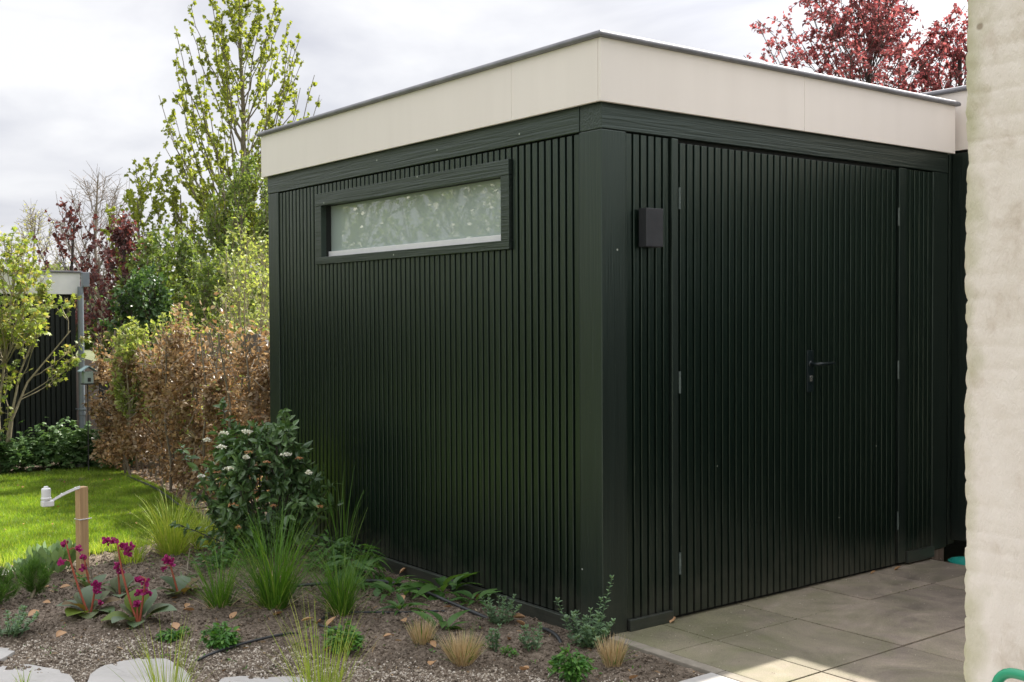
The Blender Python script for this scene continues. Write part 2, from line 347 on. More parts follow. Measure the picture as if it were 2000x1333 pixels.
# ------------------------------------------------------------------ mesh helpers
class MB:
    def __init__(s):
        s.v = []; s.l = []; s.s = []; s.n = 0

    def add(s, v, f):
        v = np.asarray(v, float).reshape(-1, 3)
        f = np.asarray(f, np.int64)
        s.v.append(v); s.l.append((f + s.n).ravel())
        s.s.append(np.full(len(f), f.shape[1])); s.n += len(v)

    def box(s, a, b):
        x0, y0, z0 = a; x1, y1, z1 = b
        v = [(x0, y0, z0), (x1, y0, z0), (x1, y1, z0), (x0, y1, z0), (x0, y0, z1), (x1, y0, z1), (x1, y1, z1), (x0, y1, z1)]
        s.add(v, [(0, 3, 2, 1), (4, 5, 6, 7), (0, 1, 5, 4), (1, 2, 6, 5), (2, 3, 7, 6), (3, 0, 4, 7)])

    def tube(s, pts, rad, k=6, cap=True):
        pts = np.asarray(pts, float); n = len(pts)
        rad = np.broadcast_to(np.asarray(rad, float), (n,))
        tan = np.gradient(pts, axis=0)
        tan /= np.linalg.norm(tan, axis=1)[:, None] + 1e-9
        ref = np.array([1.0, 0.2, 0.1]) if abs(tan[0][0]) < 0.8 else np.array([0.1, 1.0, 0.2])
        u = np.cross(tan, ref); u /= np.linalg.norm(u, axis=1)[:, None] + 1e-9
        w = np.cross(tan, u)
        a = np.linspace(0, 2 * np.pi, k, endpoint=False)
        ring = pts[:, None] + rad[:, None, None] * (np.cos(a)[None, :, None] * u[:, None] + np.sin(a)[None, :, None] * w[:, None])
        i = np.arange(n - 1)[:, None] * k; j = np.arange(k)[None]; j2 = (j + 1) % k
        f = np.stack([i + j, i + j2, i + k + j2, i + k + j], -1).reshape(-1, 4)
        base = s.n
        s.add(ring.reshape(-1, 3), f)
        if cap:
            for off, rev in ((0, True), ((n - 1) * k, False)):
                idx = list(range(off, off + k))
                if rev: idx = idx[::-1]
                s.l.append(np.array(idx) + base); s.s.append(np.array([k]))

    def lathe(s, c, prof, k=20, axis=2):
        a = np.linspace(0, 2 * np.pi, k, endpoint=False)
        v = []
        for r_, z_ in prof:
            p = np.zeros((k, 3))
            o = [i for i in range(3) if i != axis]
            p[:, o[0]] = r_ * np.cos(a); p[:, o[1]] = r_ * np.sin(a); p[:, axis] = z_
            v.append(p + np.asarray(c))
        n = len(prof)
        i = np.arange(n - 1)[:, None] * k; j = np.arange(k)[None]; j2 = (j + 1) % k
        f = np.stack([i + j, i + j2, i + k + j2, i + k + j], -1).reshape(-1, 4)
        s.add(np.concatenate(v), f)

    def leaves(s, tmpl, pos, dirs, ups, size):
        """put one copy of a leaf outline at each place; tmpl = (verts along +Y, faces)"""
        tv, tf = tmpl
        pos = np.asarray(pos, float); N = len(pos)
        if N == 0: return
        y = dirs / (np.linalg.norm(dirs, axis=1)[:, None] + 1e-9)
        x = np.cross(y, ups); x /= np.linalg.norm(x, axis=1)[:, None] + 1e-9
        z = np.cross(x, y)
        size = np.broadcast_to(size, (N,))
        tv = np.asarray(tv)
        vv = (tv[None, :, 0, None] * x[:, None] + tv[None, :, 1, None] * y[:, None] + tv[None, :, 2, None] * z[:, None])
        vv = vv * size[:, None, None] + pos[:, None]
        k = len(tv)
        f = (np.asarray(tf)[None] + (np.arange(N) * k)[:, None, None]).reshape(-1, len(tf[0]))
        s.add(vv.reshape(-1, 3), f)

    def blades(s, base, az, L, th0, bend, w, seg=5):
        """curved grass blades; th0 = lean from upright, bend = extra lean by the tip"""
        N = len(base)
        t = np.linspace(0, 1, seg + 1)
        th = th0[:, None] + bend[:, None] * t[None] ** 1.3
        st = L[:, None] / seg
        dh = np.sin(th[:, :-1]) * st; dz = np.cos(th[:, :-1]) * st
        h = np.concatenate([np.zeros((N, 1)), np.cumsum(dh, 1)], 1)
        z = np.concatenate([np.zeros((N, 1)), np.cumsum(dz, 1)], 1)
        dx, dy = np.cos(az)[:, None], np.sin(az)[:, None]
        cen = np.stack([base[:, 0:1] + dx * h, base[:, 1:2] + dy * h, base[:, 2:3] + z], -1)
        ww = w[:, None] * (1 - t[None] ** 2 * 0.92) * (0.7 + 0.6 * np.minimum(t[None] * 3, 0.5))
        tw = az + rng.normal(0, .5, N)
        sd_ = np.stack([-np.sin(tw), np.cos(tw), np.zeros(N)], -1)[:, None]
        a = cen - sd_ * ww[..., None] * .5; b = cen + sd_ * ww[..., None] * .5
        v = np.stack([a, b], 2).reshape(N, -1, 3)
        k = 2 * (seg + 1)
        q = np.array([(2 * i, 2 * i + 1, 2 * i + 3, 2 * i + 2) for i in range(seg)])
        f = (q[None] + (np.arange(N) * k)[:, None, None]).reshape(-1, 4)
        s.add(v.reshape(-1, 3), f)

    def build(s, name, mat, parent=None, org=None, smooth=False, bevel=0.0):
        v = np.concatenate(s.v)
        if org is None and parent is not None:
            org = root_loc(parent)
        if org is not None:
            v = v - np.asarray(org)
        lo = np.concatenate(s.l); sz = np.concatenate(s.s)
        me = bpy.data.meshes.new(name)
        me.vertices.add(len(v)); me.vertices.foreach_set('co', v.ravel())
        me.loops.add(len(lo)); me.loops.foreach_set('vertex_index', lo.astype(np.int32))
        st = np.concatenate([[0], np.cumsum(sz)[:-1]]).astype(np.int32)
        me.polygons.add(len(sz)); me.polygons.foreach_set('loop_start', st)
        me.polygons.foreach_set('loop_total', sz.astype(np.int32))
        me.polygons.foreach_set('use_smooth', np.full(len(sz), bool(smooth)))
        me.update(calc_edges=True); me.validate()
        me.materials.append(mat)
        o = bpy.data.objects.new(name, me)
        COL.objects.link(o)
        if parent is not None:
            o.parent = parent
        elif org is not None:
            o.location = org
        if bevel > 0:
            bm = o.modifiers.new('bevel', 'BEVEL'); bm.width = bevel; bm.segments = 2; bm.limit_method = 'ANGLE'
        return o


def root_loc(o):
    x = Vector((0, 0, 0))
    while o is not None:
        x = x + o.location; o = o.parent
    return tuple(x)


def tag(o, label, cat, group=None):
    o['label'] = label; o['category'] = cat
    if group: o['group'] = group
    return o


def thing(name, label, cat, loc, group=None):
    o = bpy.data.objects.new(name, None)
    o.empty_display_size = 0.1
    COL.objects.link(o); o.location = loc
    return tag(o, label, cat, group)


def structure(o):
    o['kind'] = 'structure'; return o


def stuff(o, label, cat=None):
    o['kind'] = 'stuff'; o['label'] = label
    if cat: o['category'] = cat
    return o


def dup(root, loc, rz, sc=1.0, label=None):
    r = root.copy(); COL.objects.link(r); r.location = loc; r.rotation_euler = (0, 0, rz); r.scale = (sc,) * 3
    if label: r['label'] = label
    for ch in list(root.children):
        c = ch.copy(); COL.objects.link(c); c.parent = r
        for g in ch.children:
            d = g.copy(); COL.objects.link(d); d.parent = c
    return r


def leaf_t(w=0.5, n=4, curl=0.2, fold=0.12, peak=0.4, stalk=0.0, rnd=.8):
    """leaf outline: mid rib with two edges, bent down along its length"""
    v = []; f = []
    ts = np.linspace(0, 1, n + 1)
    for t in ts:
        ww = w * 0.5 * (math.sin(math.pi * t ** (math.log(.5) / math.log(peak))) ** rnd if 0 < t < 1 else 0.03)
        y = stalk + (1 - stalk) * t; z = -curl * t * t
        v += [(-ww, y, z + fold * ww * 2), (0, y, z), (ww, y, z + fold * ww * 2)]
    for i in range(n):
        a = 3 * i
        f += [(a, a + 1, a + 4, a + 3), (a + 1, a + 2, a + 5, a + 4)]
    return np.array(v), f


T_KITE = (np.array([(0, 0, 0), (.34, .42, .10), (0, 1, -.12), (-.34, .42, .10)]), [(0, 1, 2, 3)])
T_ROUND = (np.array([(0, 0, 0), (.42, .22, .08), (.40, .68, .06), (0, 1, -.1), (-.40, .68, .06), (-.42, .22, .08)]), [(0, 1, 2, 3, 4, 5)])
T_LEAF = leaf_t(0.5, 3, 0.25, 0.15)
T_LEAF4 = leaf_t(0.45, 4, 0.3, 0.18)
T_NARROW = leaf_t(0.26, 3, 0.3, 0.1)
T_BIG = leaf_t(0.80, 6, 0.35, 0.16, peak=0.60, stalk=0.18, rnd=.5)
T_OVAL = leaf_t(0.5, 5, 0.12, 0.12, peak=0.55, rnd=.55)
T_DOCK = leaf_t(0.30, 6, 0.75, 0.2, peak=0.4, stalk=0.2)
_a = np.linspace(0, 2 * np.pi, 11)[:-1]
_r = np.where(np.arange(10) % 2 == 0, .52, .27)
T_STAR = (np.stack([_r * np.sin(_a), .5 - _r * np.cos(_a), -.08 * (_r > .4)], 1), [tuple(range(10))])
_b = np.linspace(0, 2 * np.pi, 6)[:-1]
T_DISC = (np.stack([.5 * np.cos(_b), .5 + .5 * np.sin(_b), 0 * _b], 1), [tuple(range(5))])


def rdir(n, up=0.0, flat=1.0):
    d = rng.normal(0, 1, (n, 3)); d[:, 2] = d[:, 2] * flat + up
    return d / (np.linalg.norm(d, axis=1)[:, None] + 1e-9)


def bez(a, b, c, n=8):
    t = np.linspace(0, 1, n)[:, None]
    return (1 - t) ** 2 * a + 2 * t * (1 - t) * b + t * t * c


def grow(wood, leaf, trunk, trunk_r, tips, tmpl, lsize, twigs=8, twig_len=0.35, per_twig=7, limb_r=0.35,
         attach=(0.25, 0.95), upbend=0.45, twig_up=0.3, leaf_start=0.35, spread=0.5, lower=None, tube_k=5, leaf_up=0.6,
         droop=0.0, twig_r=0.003):
    """trunk polyline, limbs that curve to each tip, twigs off each limb, leaves along each twig"""
    trunk = np.asarray(trunk, float)
    nT = len(trunk)
    if len(trunk) > 1 and wood is not None:
        wood.tube(trunk, np.linspace(trunk_r, trunk_r * 0.25, nT), 8)
    zt = trunk[:, 2]
    P = []; D = []
    for tip in np.asarray(tips, float):
        h = tip[2]
        hor = np.linalg.norm(tip[:2] - np.array([np.interp(h, zt, trunk[:, 0]), np.interp(h, zt, trunk[:, 1])]))
        za = h - hor * (1.0 + upbend * 1.6) - rng.uniform(0, .25) * (zt[-1] - zt[0]) * .4
        lo = zt[0] + attach[0] * (zt[-1] - zt[0]); hi = zt[0] + attach[1] * (zt[-1] - zt[0])
        za = min(max(za, lo + rng.uniform(0, .1) * (hi - lo)), hi)
        a = np.array([np.interp(za, zt, trunk[:, i]) for i in range(3)])
        c = a + (tip - a) * 0.5; c[2] = a[2] + (tip[2] - a[2]) * (0.5 - upbend * .3)
        c += (tip - a) * np.array([1, 1, 0]) * upbend * .25
        c += rng.normal(0, .04, 3) * np.linalg.norm(tip - a)
        limb = bez(a, c, tip, 9)
        limb[1:-1] += rng.normal(0, .012, (7, 3)) * np.linalg.norm(tip - a)
        fr = 1 - (za - zt[0]) / (zt[-1] - zt[0] + 1e-6) * .75
        r0 = max(trunk_r * limb_r * fr, twig_r * 1.6)
        if wood is not None:
            wood.tube(limb, np.linspace(r0, twig_r, 9), tube_k)
        L = np.linalg.norm(tip - a)
        for k in range(twigs):
            s_ = leaf_start + (1 - leaf_start) * (k + rng.uniform(0, 1)) / twigs
            i = min(int(s_ * 8), 7); q = limb[i] + (limb[i + 1] - limb[i]) * (s_ * 8 - i)
            tn = limb[i + 1] - limb[i]; tn = tn / (np.linalg.norm(tn) + 1e-9)
            d = tn * .7 + rdir(1)[0] * spread * 1.3 + np.array([0, 0, twig_up])
            d /= np.linalg.norm(d)
            tl = twig_len * rng.uniform(.4, 1.1) * (1.15 - .5 * s_)
            e = q + d * tl + np.array([0, 0, -droop * tl])
            tw = bez(q, q + d * tl * .5 + rng.normal(0, .04, 3) * tl, e, 4)
            if wood is not None:
                wood.tube(tw, np.linspace(twig_r * 1.1, twig_r * .5, 4), 3, cap=False)
            m_ = max(1, int(per_twig * rng.uniform(.6, 1.4)))
            tt = rng.uniform(.15, 1.05, m_)[:, None]
            P.append(q + (e - q) * tt + rng.normal(0, .02, (m_, 3)) * twig_len)
            D.append(np.repeat(d[None], m_, 0))
    if leaf is not None and P:
        P = np.concatenate(P); D = np.concatenate(D)
        n = len(P)
        dd = D * .5 + rdir(n) * .9; dd[:, 2] -= .25
        ups = rdir(n, leaf_up)
        leaf.leaves(tmpl, P, dd, ups, lsize * rng.uniform(.6, 1.25, n))
    return


def env_tips(n, c, zlo, zhi, rad, zpeak=0.45, power=0.6, inner=0.35):
    """tips spread through a crown envelope"""
    out = []
    for i in range(n):
        u = (i + rng.uniform(0, 1)) / n
        z = zlo + (zhi - zlo) * u
        k = u / zpeak if u < zpeak else (1 - u) / (1 - zpeak)
        r = rad * max(k, 0) ** power * math.sqrt(rng.uniform(inner, 1))
        a = i * 2.39996 + rng.uniform(-.5, .5)
        out.append((c[0] + r * math.cos(a), c[1] + r * math.sin(a), z))
    return out


# ------------------------------------------------------------------ ground
def hnoise(x, y, s=1.0, seed=0):
    r_ = np.random.default_rng(seed)
    h = np.zeros_like(x)
    for k in range(22):
        f = s * (1.6 ** (k / 3.0)); a = r_.uniform(0, 2 * np.pi); p = r_.uniform(0, 6.28)
        h += np.sin((x * math.cos(a) + y * math.sin(a)) * f + p + 1.3 * np.sin(x * f * .37 + p * 2)) / (1.6 ** (k / 3.0)) ** .85
    return h


def grid_sheet(x0, x1, y0, y1, step, zf):
    nx = int((x1 - x0) / step) + 1; ny = int((y1 - y0) / step) + 1
    X, Y = np.meshgrid(np.linspace(x0, x1, nx), np.linspace(y0, y1, ny), indexing='ij')
    Z = zf(X, Y)
    i = np.arange(nx - 1)[:, None] * ny; j = np.arange(ny - 1)[None]
    f = np.stack([i + j, i + ny + j, i + ny + j + 1, i + j + 1], -1).reshape(-1, 4)
    b = MB(); b.add(np.stack([X, Y, Z], -1).reshape(-1, 3), f)
    return b


gm = surf_mat('meadow', [(0.3, (0.07, 0.085, 0.03)), (0.7, (0.14, 0.15, 0.07))], scale=0.8, rough=0.9, bump=0.5, bscale=8, dist=0.05)
b = MB(); b.add([(-900, -900, -0.12), (900, -900, -0.12), (900, 900, -0.12), (-900, 900, -0.12)], [(0, 1, 2, 3)])
structure(b.build('ground', gm))


# ground mix: crumbly brown soil that gives way to pale gravel
def soil_material():
    mt, n, l, out = new_mat('garden_soil')
    b = n.new('ShaderNodeBsdfPrincipled'); b.inputs['Roughness'].default_value = 0.95
    b.inputs['Specular IOR Level'].default_value = 0.2
    t = n.new('ShaderNodeTexCoord')
    n1 = n.new('ShaderNodeTexNoise'); n1.inputs['Scale'].default_value = 55; n1.inputs['Detail'].default_value = 8
    n1.inputs['Roughness'].default_value = 0.7
    l.new(t.outputs['Object'], n1.inputs['Vector'])
    rp = ramp(n, [(0.32, (0.070, 0.058, 0.046)), (0.50, (0.172, 0.143, 0.115)), (0.70, (0.33, 0.285, 0.235))])
    l.new(n1.outputs['Fac'], rp.inputs['Fac'])
    n3 = n.new('ShaderNodeTexNoise'); n3.inputs['Scale'].default_value = 3.0; n3.inputs['Detail'].default_value = 4
    l.new(t.outputs['Object'], n3.inputs['Vector'])
    r3 = ramp(n, [(0.35, (0.75, 0.72, 0.68)), (0.65, (1.25, 1.2, 1.15))])
    l.new(n3.outputs['Fac'], r3.inputs['Fac'])
    mm = n.new('ShaderNodeMix'); mm.data_type = 'RGBA'; mm.blend_type = 'MULTIPLY'; mm.inputs['Factor'].default_value = 1
    l.new(rp.outputs['Color'], mm.inputs[6]); l.new(r3.outputs['Color'], mm.inputs[7])
    l.new(mm.outputs[2], b.inputs['Base Color'])
    n2 = n.new('ShaderNodeTexNoise'); n2.inputs['Scale'].default_value = 130; n2.inputs['Detail'].default_value = 5
    l.new(t.outputs['Object'], n2.inputs['Vector'])
    bp = n.new('ShaderNodeBump'); bp.inputs['Strength'].default_value = 1.0; bp.inputs['Distance'].default_value = 0.012
    l.new(n2.outputs['Fac'], bp.inputs['Height']); l.new(bp.outputs[0], b.inputs['Normal'])
    l.new(b.outputs[0], out.inputs['Surface'])
    return mt


M['soil'] = soil_material()


def soil_z(X, Y):
    z = 0.0075 * hnoise(X, Y, 3.0, 3) + 0.0032 * hnoise(X, Y, 30.0, 5) + 0.0022 * hnoise(X, Y, 90.0, 6)
    z += 0.03 * np.exp(-((X + 0.6) ** 2 + (Y - 2.5) ** 2) / 0.5)
    z -= 0.01
    near = np.clip((X + 0.30) / 0.2, 0, 1)           # lies lower against the wall and the kerb
    z = z * (1 - .7 * near) - 0.012 * near
    # falls away under the lawn and the flagstones
    line = np.clip((Y - lawn_edge(X)) / 0.12, 0, 1)
    z = z - 0.05 * line
    return z


def lawn_edge(X):
    # near edge of the lawn, running from the left to the hedge
    return np.interp(X, [-6, -1.85, -1.36, -0.9, -0.55, -0.3, 0.05, 0.3], [3.0, 3.28, 3.42, 3.35, 3.25, 3.7, 5.6, 8.2])


bed = grid_sheet(-4.0, 0.0, -0.70, 4.6, 0.0125, soil_z)
structure(bed.build('soil_bed', M['soil'], smooth=True))
bed2 = grid_sheet(-4.0, -0.02, -3.9, -0.70, 0.03, soil_z)
structure(bed2.build('soil_path', M['soil'], smooth=True))
bed3 = grid_sheet(-0.7, 0.9, 4.6, 9.0, 0.03, lambda X, Y: 0.006 * hnoise(X, Y, 3, 3) + 0.004 * hnoise(X, Y, 30, 5) - 0.012)
structure(bed3.build('hedge_soil', M['soil'], smooth=True))
bed4 = grid_sheet(-5.0, -0.7, 7.3, 9.0, 0.05, lambda X, Y: 0.006 * hnoise(X, Y, 3, 3) - 0.012)
structure(bed4.build('border_soil', M['soil'], smooth=True))
bed5 = grid_sheet(0.0, 0.9, 3.46, 4.6, 0.03, lambda X, Y: 0.006 * hnoise(X, Y, 3, 3) - 0.012)
structure(bed5.build('hedge_soil', M['soil'], smooth=True))

# pebbles: pale gravel dense near the flagstones, thin on the soil
OCT = (np.array([(0, 0, .42), (.5, .05, 0), (.05, .5, 0.03), (-.5, -.04, 0), (0, -.48, -.02), (0, 0, -.4)]),
       [(0, 1, 2), (0, 2, 3), (0, 3, 4), (0, 4, 1), (5, 2, 1), (5, 3, 2), (5, 4, 3), (5, 1, 4)])


def gravel_density(x, y):
    # signed distance in front of the line that separates gravel from soil
    ln = np.interp(x, [-2.6, -2.17, -1.8, -1.45, -1.2, -0.9, -0.6, -0.3, 0.0], [2.2, 1.80, 1.48, 1.15, 0.72, 0.28, -0.08, -0.48, -0.75])
    return np.clip((ln - y + 0.06 * hnoise(x, y, 6, 9) * .3) / 0.22, -1.2, 1)


N = 230000
gx = rng.uniform(-3.2, 0.0, N); gy = rng.uniform(-1.6, 3.3, N)
dn = gravel_density(gx, gy)
keep = (rng.uniform(0, 1, N) < np.clip(dn, 0.0, 1) * 1.0 + np.clip(dn + 1.2, 0, 1) * .055)
keep &= ~((gx > -0.22) & (gy < -0.66)) & ~((gx > -0.03) & (gy < 0))
gx, gy = gx[keep], gy[keep]
n = len(gx)
gv = MB()
gv.leaves(OCT, np.stack([gx, gy, soil_z(gx, gy) + 0.0015], 1), rdir(n, 0, .3), rdir(n, 2), rng.uniform(.0035, .0095, n) * rng.choice([1, 1, 1, 1.7], n))
M['pebble'] = surf_mat('pebble', [(0.2, (0.20, 0.165, 0.125)), (0.45, (0.36, 0.305, 0.24)), (0.62, (0.47, 0.415, 0.335)), (0.85, (0.62, 0.57, 0.50))], scale=30, island=0.8, rough=0.8, bump=0.2, bscale=300, dist=.001)
stuff(gv.build('gravel', M['pebble']), 'pale gravel scattered over the front of the flower bed', 'gravel')
# clods of soil
N = 30000
cx = rng.uniform(-3.0, -0.02, N); cy = rng.uniform(-0.7, 3.3, N)
gv = MB()
gv.leaves(OCT, np.stack([cx, cy, soil_z(cx, cy) + 0.002], 1), rdir(N, 0, .4), rdir(N, 1), rng.uniform(.004, .020, N) * rng.choice([.6, .8, 1, 1.5], N))
stuff(gv.build('soil_clods', M['soil']), 'crumbs of brown soil on the flower bed', 'soil')

# ------------------------------------------------------------------ lawn
lawn = MB()
xs = np.linspace(-7, 0.28, 60)
base = np.array([(x, float(lawn_edge(x)) + .02) for x in xs]); top = np.array([(x, 7.42) for x in xs])
lm = surf_mat('lawn_thatch', [(0.3, (0.05, 0.09, 0.012)), (0.7, (0.11, 0.17, 0.03))], scale=14, rough=0.95, bump=0.8, bscale=200)
sel = base[:, 1] < top[:, 1]
bb, tt = base[sel], top[sel]
k = len(bb)
v = np.concatenate([np.c_[bb, np.full(k, -0.004)], np.c_[tt, np.full(k, -0.004)]])
lawn.add(v, [(i, i + 1, k + i + 1, k + i) for i in range(k - 1)])
structure(lawn.build('lawn', lm))
N = 230000
lx = rng.uniform(-3.4, 0.3, N); ly = rng.uniform(3.2, 7.5, N)
# denser towards the camera, the far ones are only seen edge on
ed = lawn_edge(lx) + .02 * hnoise(lx, ly, 14, 2) * .5
k_ = (ly > ed) & (ly < 7.44) & (ly - 3.0 > (-lx - 1.9) * .1)
lx, ly = lx[k_], ly[k_]
n = len(lx)
lb = MB()
lb.blades(np.stack([lx, ly, np.full(n, -.004)], 1), rng.uniform(0, 6.28, n), rng.uniform(.018, .04, n) * (1 + .15 * hnoise(lx, ly, 4, 8) * .4), rng.uniform(0, .5, n), rng.uniform(.1, .7, n), rng.uniform(.0025, .0045, n), 2)
stuff(lb.build('lawn_grass', M['lawn']), 'short mown lawn grass', 'grass')
# a few longer tufts along the lawn edge
N = 900
ex = rng.uniform(-2.3, -.45, N); ey = lawn_edge(ex) + rng.normal(.02, .05, N)
tb = MB()
tb.blades(np.stack([ex, ey, np.full(N, -.01)], 1), rng.uniform(0, 6.28, N), rng.uniform(.04, .12, N), rng.uniform(0, .5, N), rng.uniform(.2, .9, N), rng.uniform(.003, .005, N), 3)
stuff(tb.build('edge_grass', M['grass_yellow']), 'longer grass along the lawn edge', 'grass')

# ------------------------------------------------------------------ patio
def slab_material():
    mt, n, l, out = new_mat('patio_slab')
    b = n.new('ShaderNodeBsdfPrincipled'); b.inputs['Roughness'].default_value = 0.8
    t = n.new('ShaderNodeTexCoord')
    n1 = n.new('ShaderNodeTexNoise'); n1.inputs['Scale'].default_value = 2.3; n1.inputs['Detail'].default_value = 9
    n1.inputs['Roughness'].default_value = 0.62; n1.inputs['Distortion'].default_value = 1.2
    l.new(t.outputs['Object'], n1.inputs['Vector'])
    g = n.new('ShaderNodeNewGeometry')
    ma = n.new('ShaderNodeMath'); ma.operation = 'MULTIPLY_ADD'; ma.inputs[1].default_value = .16; ma.inputs[2].default_value = -.08
    l.new(g.outputs['Random Per Island'], ma.inputs[0])
    ad = n.new('ShaderNodeMath'); ad.operation = 'ADD'; l.new(ma.outputs[0], ad.inputs[0]); l.new(n1.outputs['Fac'], ad.inputs[1])
    rp = ramp(n, [(0.30, (0.14, 0.116, 0.096)), (0.45, (0.225, 0.188, 0.155)), (0.58, (0.29, 0.243, 0.196)), (0.75, (0.38, 0.32, 0.26))])
    l.new(ad.outputs[0], rp.inputs['Fac'])
    # moss growing near the shed wall and the bed
    n4 = n.new('ShaderNodeTexNoise'); n4.inputs['Scale'].default_value = 4.5; n4.inputs['Detail'].default_value = 6
    n4.inputs['Distortion'].default_value = 1.0
    l.new(t.outputs['Object'], n4.inputs['Vector'])
    sx = n.new('ShaderNodeSeparateXYZ'); l.new(t.outputs['Object'], sx.inputs[0])
    mrx = n.new('ShaderNodeMapRange'); mrx.inputs['From Min'].default_value = 0.0; mrx.inputs['From Max'].default_value = 1.9
    mrx.inputs['To Min'].default_value = .40; mrx.inputs['To Max'].default_value = -.02
    l.new(sx.outputs['X'], mrx.inputs['Value'])
    mry = n.new('ShaderNodeMapRange'); mry.inputs['From Min'].default_value = -1.0; mry.inputs['From Max'].default_value = 0.0
    mry.inputs['To Min'].default_value = -.10; mry.inputs['To Max'].default_value = .16
    l.new(sx.outputs['Y'], mry.inputs['Value'])
    a1 = n.new('ShaderNodeMath'); a1.operation = 'ADD'; l.new(mrx.outputs[0], a1.inputs[0]); l.new(mry.outputs[0], a1.inputs[1])
    a2 = n.new('ShaderNodeMath'); a2.operation = 'ADD'; l.new(a1.outputs[0], a2.inputs[0]); l.new(n4.outputs['Fac'], a2.inputs[1])
    mr2 = n.new('ShaderNodeMapRange'); mr2.inputs['From Min'].default_value = .5; mr2.inputs['From Max'].default_value = 1.05
    mr2.inputs['To Max'].default_value = .65
    l.new(a2.outputs[0], mr2.inputs['Value'])
    mx = n.new('ShaderNodeMix'); mx.data_type = 'RGBA'
    l.new(mr2.outputs[0], mx.inputs['Factor']); l.new(rp.outputs['Color'], mx.inputs[6])
    mx.inputs[7].default_value = (0.155, 0.165, 0.075, 1)
    # fine sand speckle
    n5 = n.new('ShaderNodeTexNoise'); n5.inputs['Scale'].default_value = 240; n5.inputs['Detail'].default_value = 3
    l.new(t.outputs['Object'], n5.inputs['Vector'])
    r5 = ramp(n, [(0.35, (0.8, 0.8, 0.8)), (0.65, (1.18, 1.18, 1.16))])
    l.new(n5.outputs['Fac'], r5.inputs['Fac'])
    mu = n.new('ShaderNodeMix'); mu.data_type = 'RGBA'; mu.blend_type = 'MULTIPLY'; mu.inputs['Factor'].default_value = 1
    l.new(mx.outputs[2], mu.inputs[6]); l.new(r5.outputs['Color'], mu.inputs[7])
    l.new(mu.outputs[2], b.inputs['Base Color'])
    bp = n.new('ShaderNodeBump'); bp.inputs['Strength'].default_value = .35; bp.inputs['Distance'].default_value = .003
    l.new(n5.outputs['Fac'], bp.inputs['Height'])
    bp2 = n.new('ShaderNodeBump'); bp2.inputs['Strength'].default_value = .3; bp2.inputs['Distance'].default_value = .01
    l.new(n1.outputs['Fac'], bp2.inputs['Height']); l.new(bp.outputs[0], bp2.inputs['Normal'])
    l.new(bp2.outputs[0], b.inputs['Normal'])
    l.new(b.outputs[0], out.inputs['Surface'])
    return mt


xj = [0.068, 0.372, 0.952, 1.532, 2.112, 2.662]
yj = [0.14, -0.355, -0.935, -1.515, -2.10, -2.68, -3.26]
pm = MB(); g = 0.0038
for i in range(len(xj) - 1):
    for j in range(len(yj) - 1):
        if xj[i] > -0.5 and yj[j] <= -2.2: continue
        dz = rng.uniform(-.002, .002)
        pm.box((xj[i] + g, yj[j + 1] + g, -0.06), (xj[i + 1] - g, yj[j] - g, dz))
structure(pm.build('patio', slab_material(), bevel=0.0025))
jm = MB(); jm.box((0.07, -3.3, -0.08), (2.66, 0.12, -0.014))
M['joint'] = surf_mat('joint_sand', [(0.3, (0.03, 0.028, 0.02)), (0.7, (0.07, 0.06, 0.045))], scale=60, rough=1, bump=0.5, bscale=200)
structure(jm.build('patio_bedding', M['joint']))
kb = MB()
for a, c in ((-0.03, -0.685), (-0.69, -1.69), (-1.695, -2.69)):
    kb.box((0.004, c, -0.09), (0.064, a, 0.003))
structure(kb.build('kerb', M['kerb'], bevel=0.004))
# pale slab path that meets the kerb in the sun
pv = MB()
for x0, x1 in ((-0.60, -0.002), (-1.205, -0.606), (-1.81, -1.211)):
    for y1, y0 in ((-0.668, -1.27), (-1.276, -1.88), (-1.886, -2.49)):
        pv.box((x0, y0, -0.08), (x1, y1, 0.004))
structure(pv.build('path', M['stone'], bevel=0.004))

# ------------------------------------------------------------------ garden shed
ZB, ZF, ZT = 2.331, 2.45, 2.735
LY, LX, PW = 3.453, 2.832, 0.155
shed = thing('garden_shed', 'flat-roofed dark green slatted wooden shed with cream fascia and double doors, in the centre', 'shed', (0, 0, 0))
core = MB()
core.box((0.030, 0.030, -0.10), (LX - .03, LY - 0.02, 1.815))
core.box((0.030, 0.030, 2.27), (LX - .03, LY - 0.02, 2.70))
core.box((0.10, 0.030, 1.815), (LX - .03, LY - 0.02, 2.27))
core.box((0.030, 0.030, 1.815), (0.10, 0.70, 2.27))
core.box((0.030, 2.73, 1.815), (0.10, LY - 0.02, 2.27))
core.build('inner_wall', M['slat_back'], shed)


def slats_y(mb, y0, y1, z0, z1, pitch=0.0505, w=0.035, xf=0.008, xb=0.029):
    n_ = int(round((y1 - y0) / pitch)); p = (y1 - y0) / n_
    for i in range(n_):
        c = y0 + (i + .5) * p
        s0 = w * .5; s1 = w * .5 + .004
        v = [(xf, c - s0, z0), (xf, c + s0, z0), (xb, c + s1, z0), (xb, c - s1, z0),
             (xf, c - s0, z1), (xf, c + s0, z1), (xb, c + s1, z1), (xb, c - s1, z1)]
        mb.add(v, [(0, 1, 2, 3), (4, 7, 6, 5), (0, 4, 5, 1), (1, 5, 6, 2), (3, 2, 6, 7), (0, 3, 7, 4)])


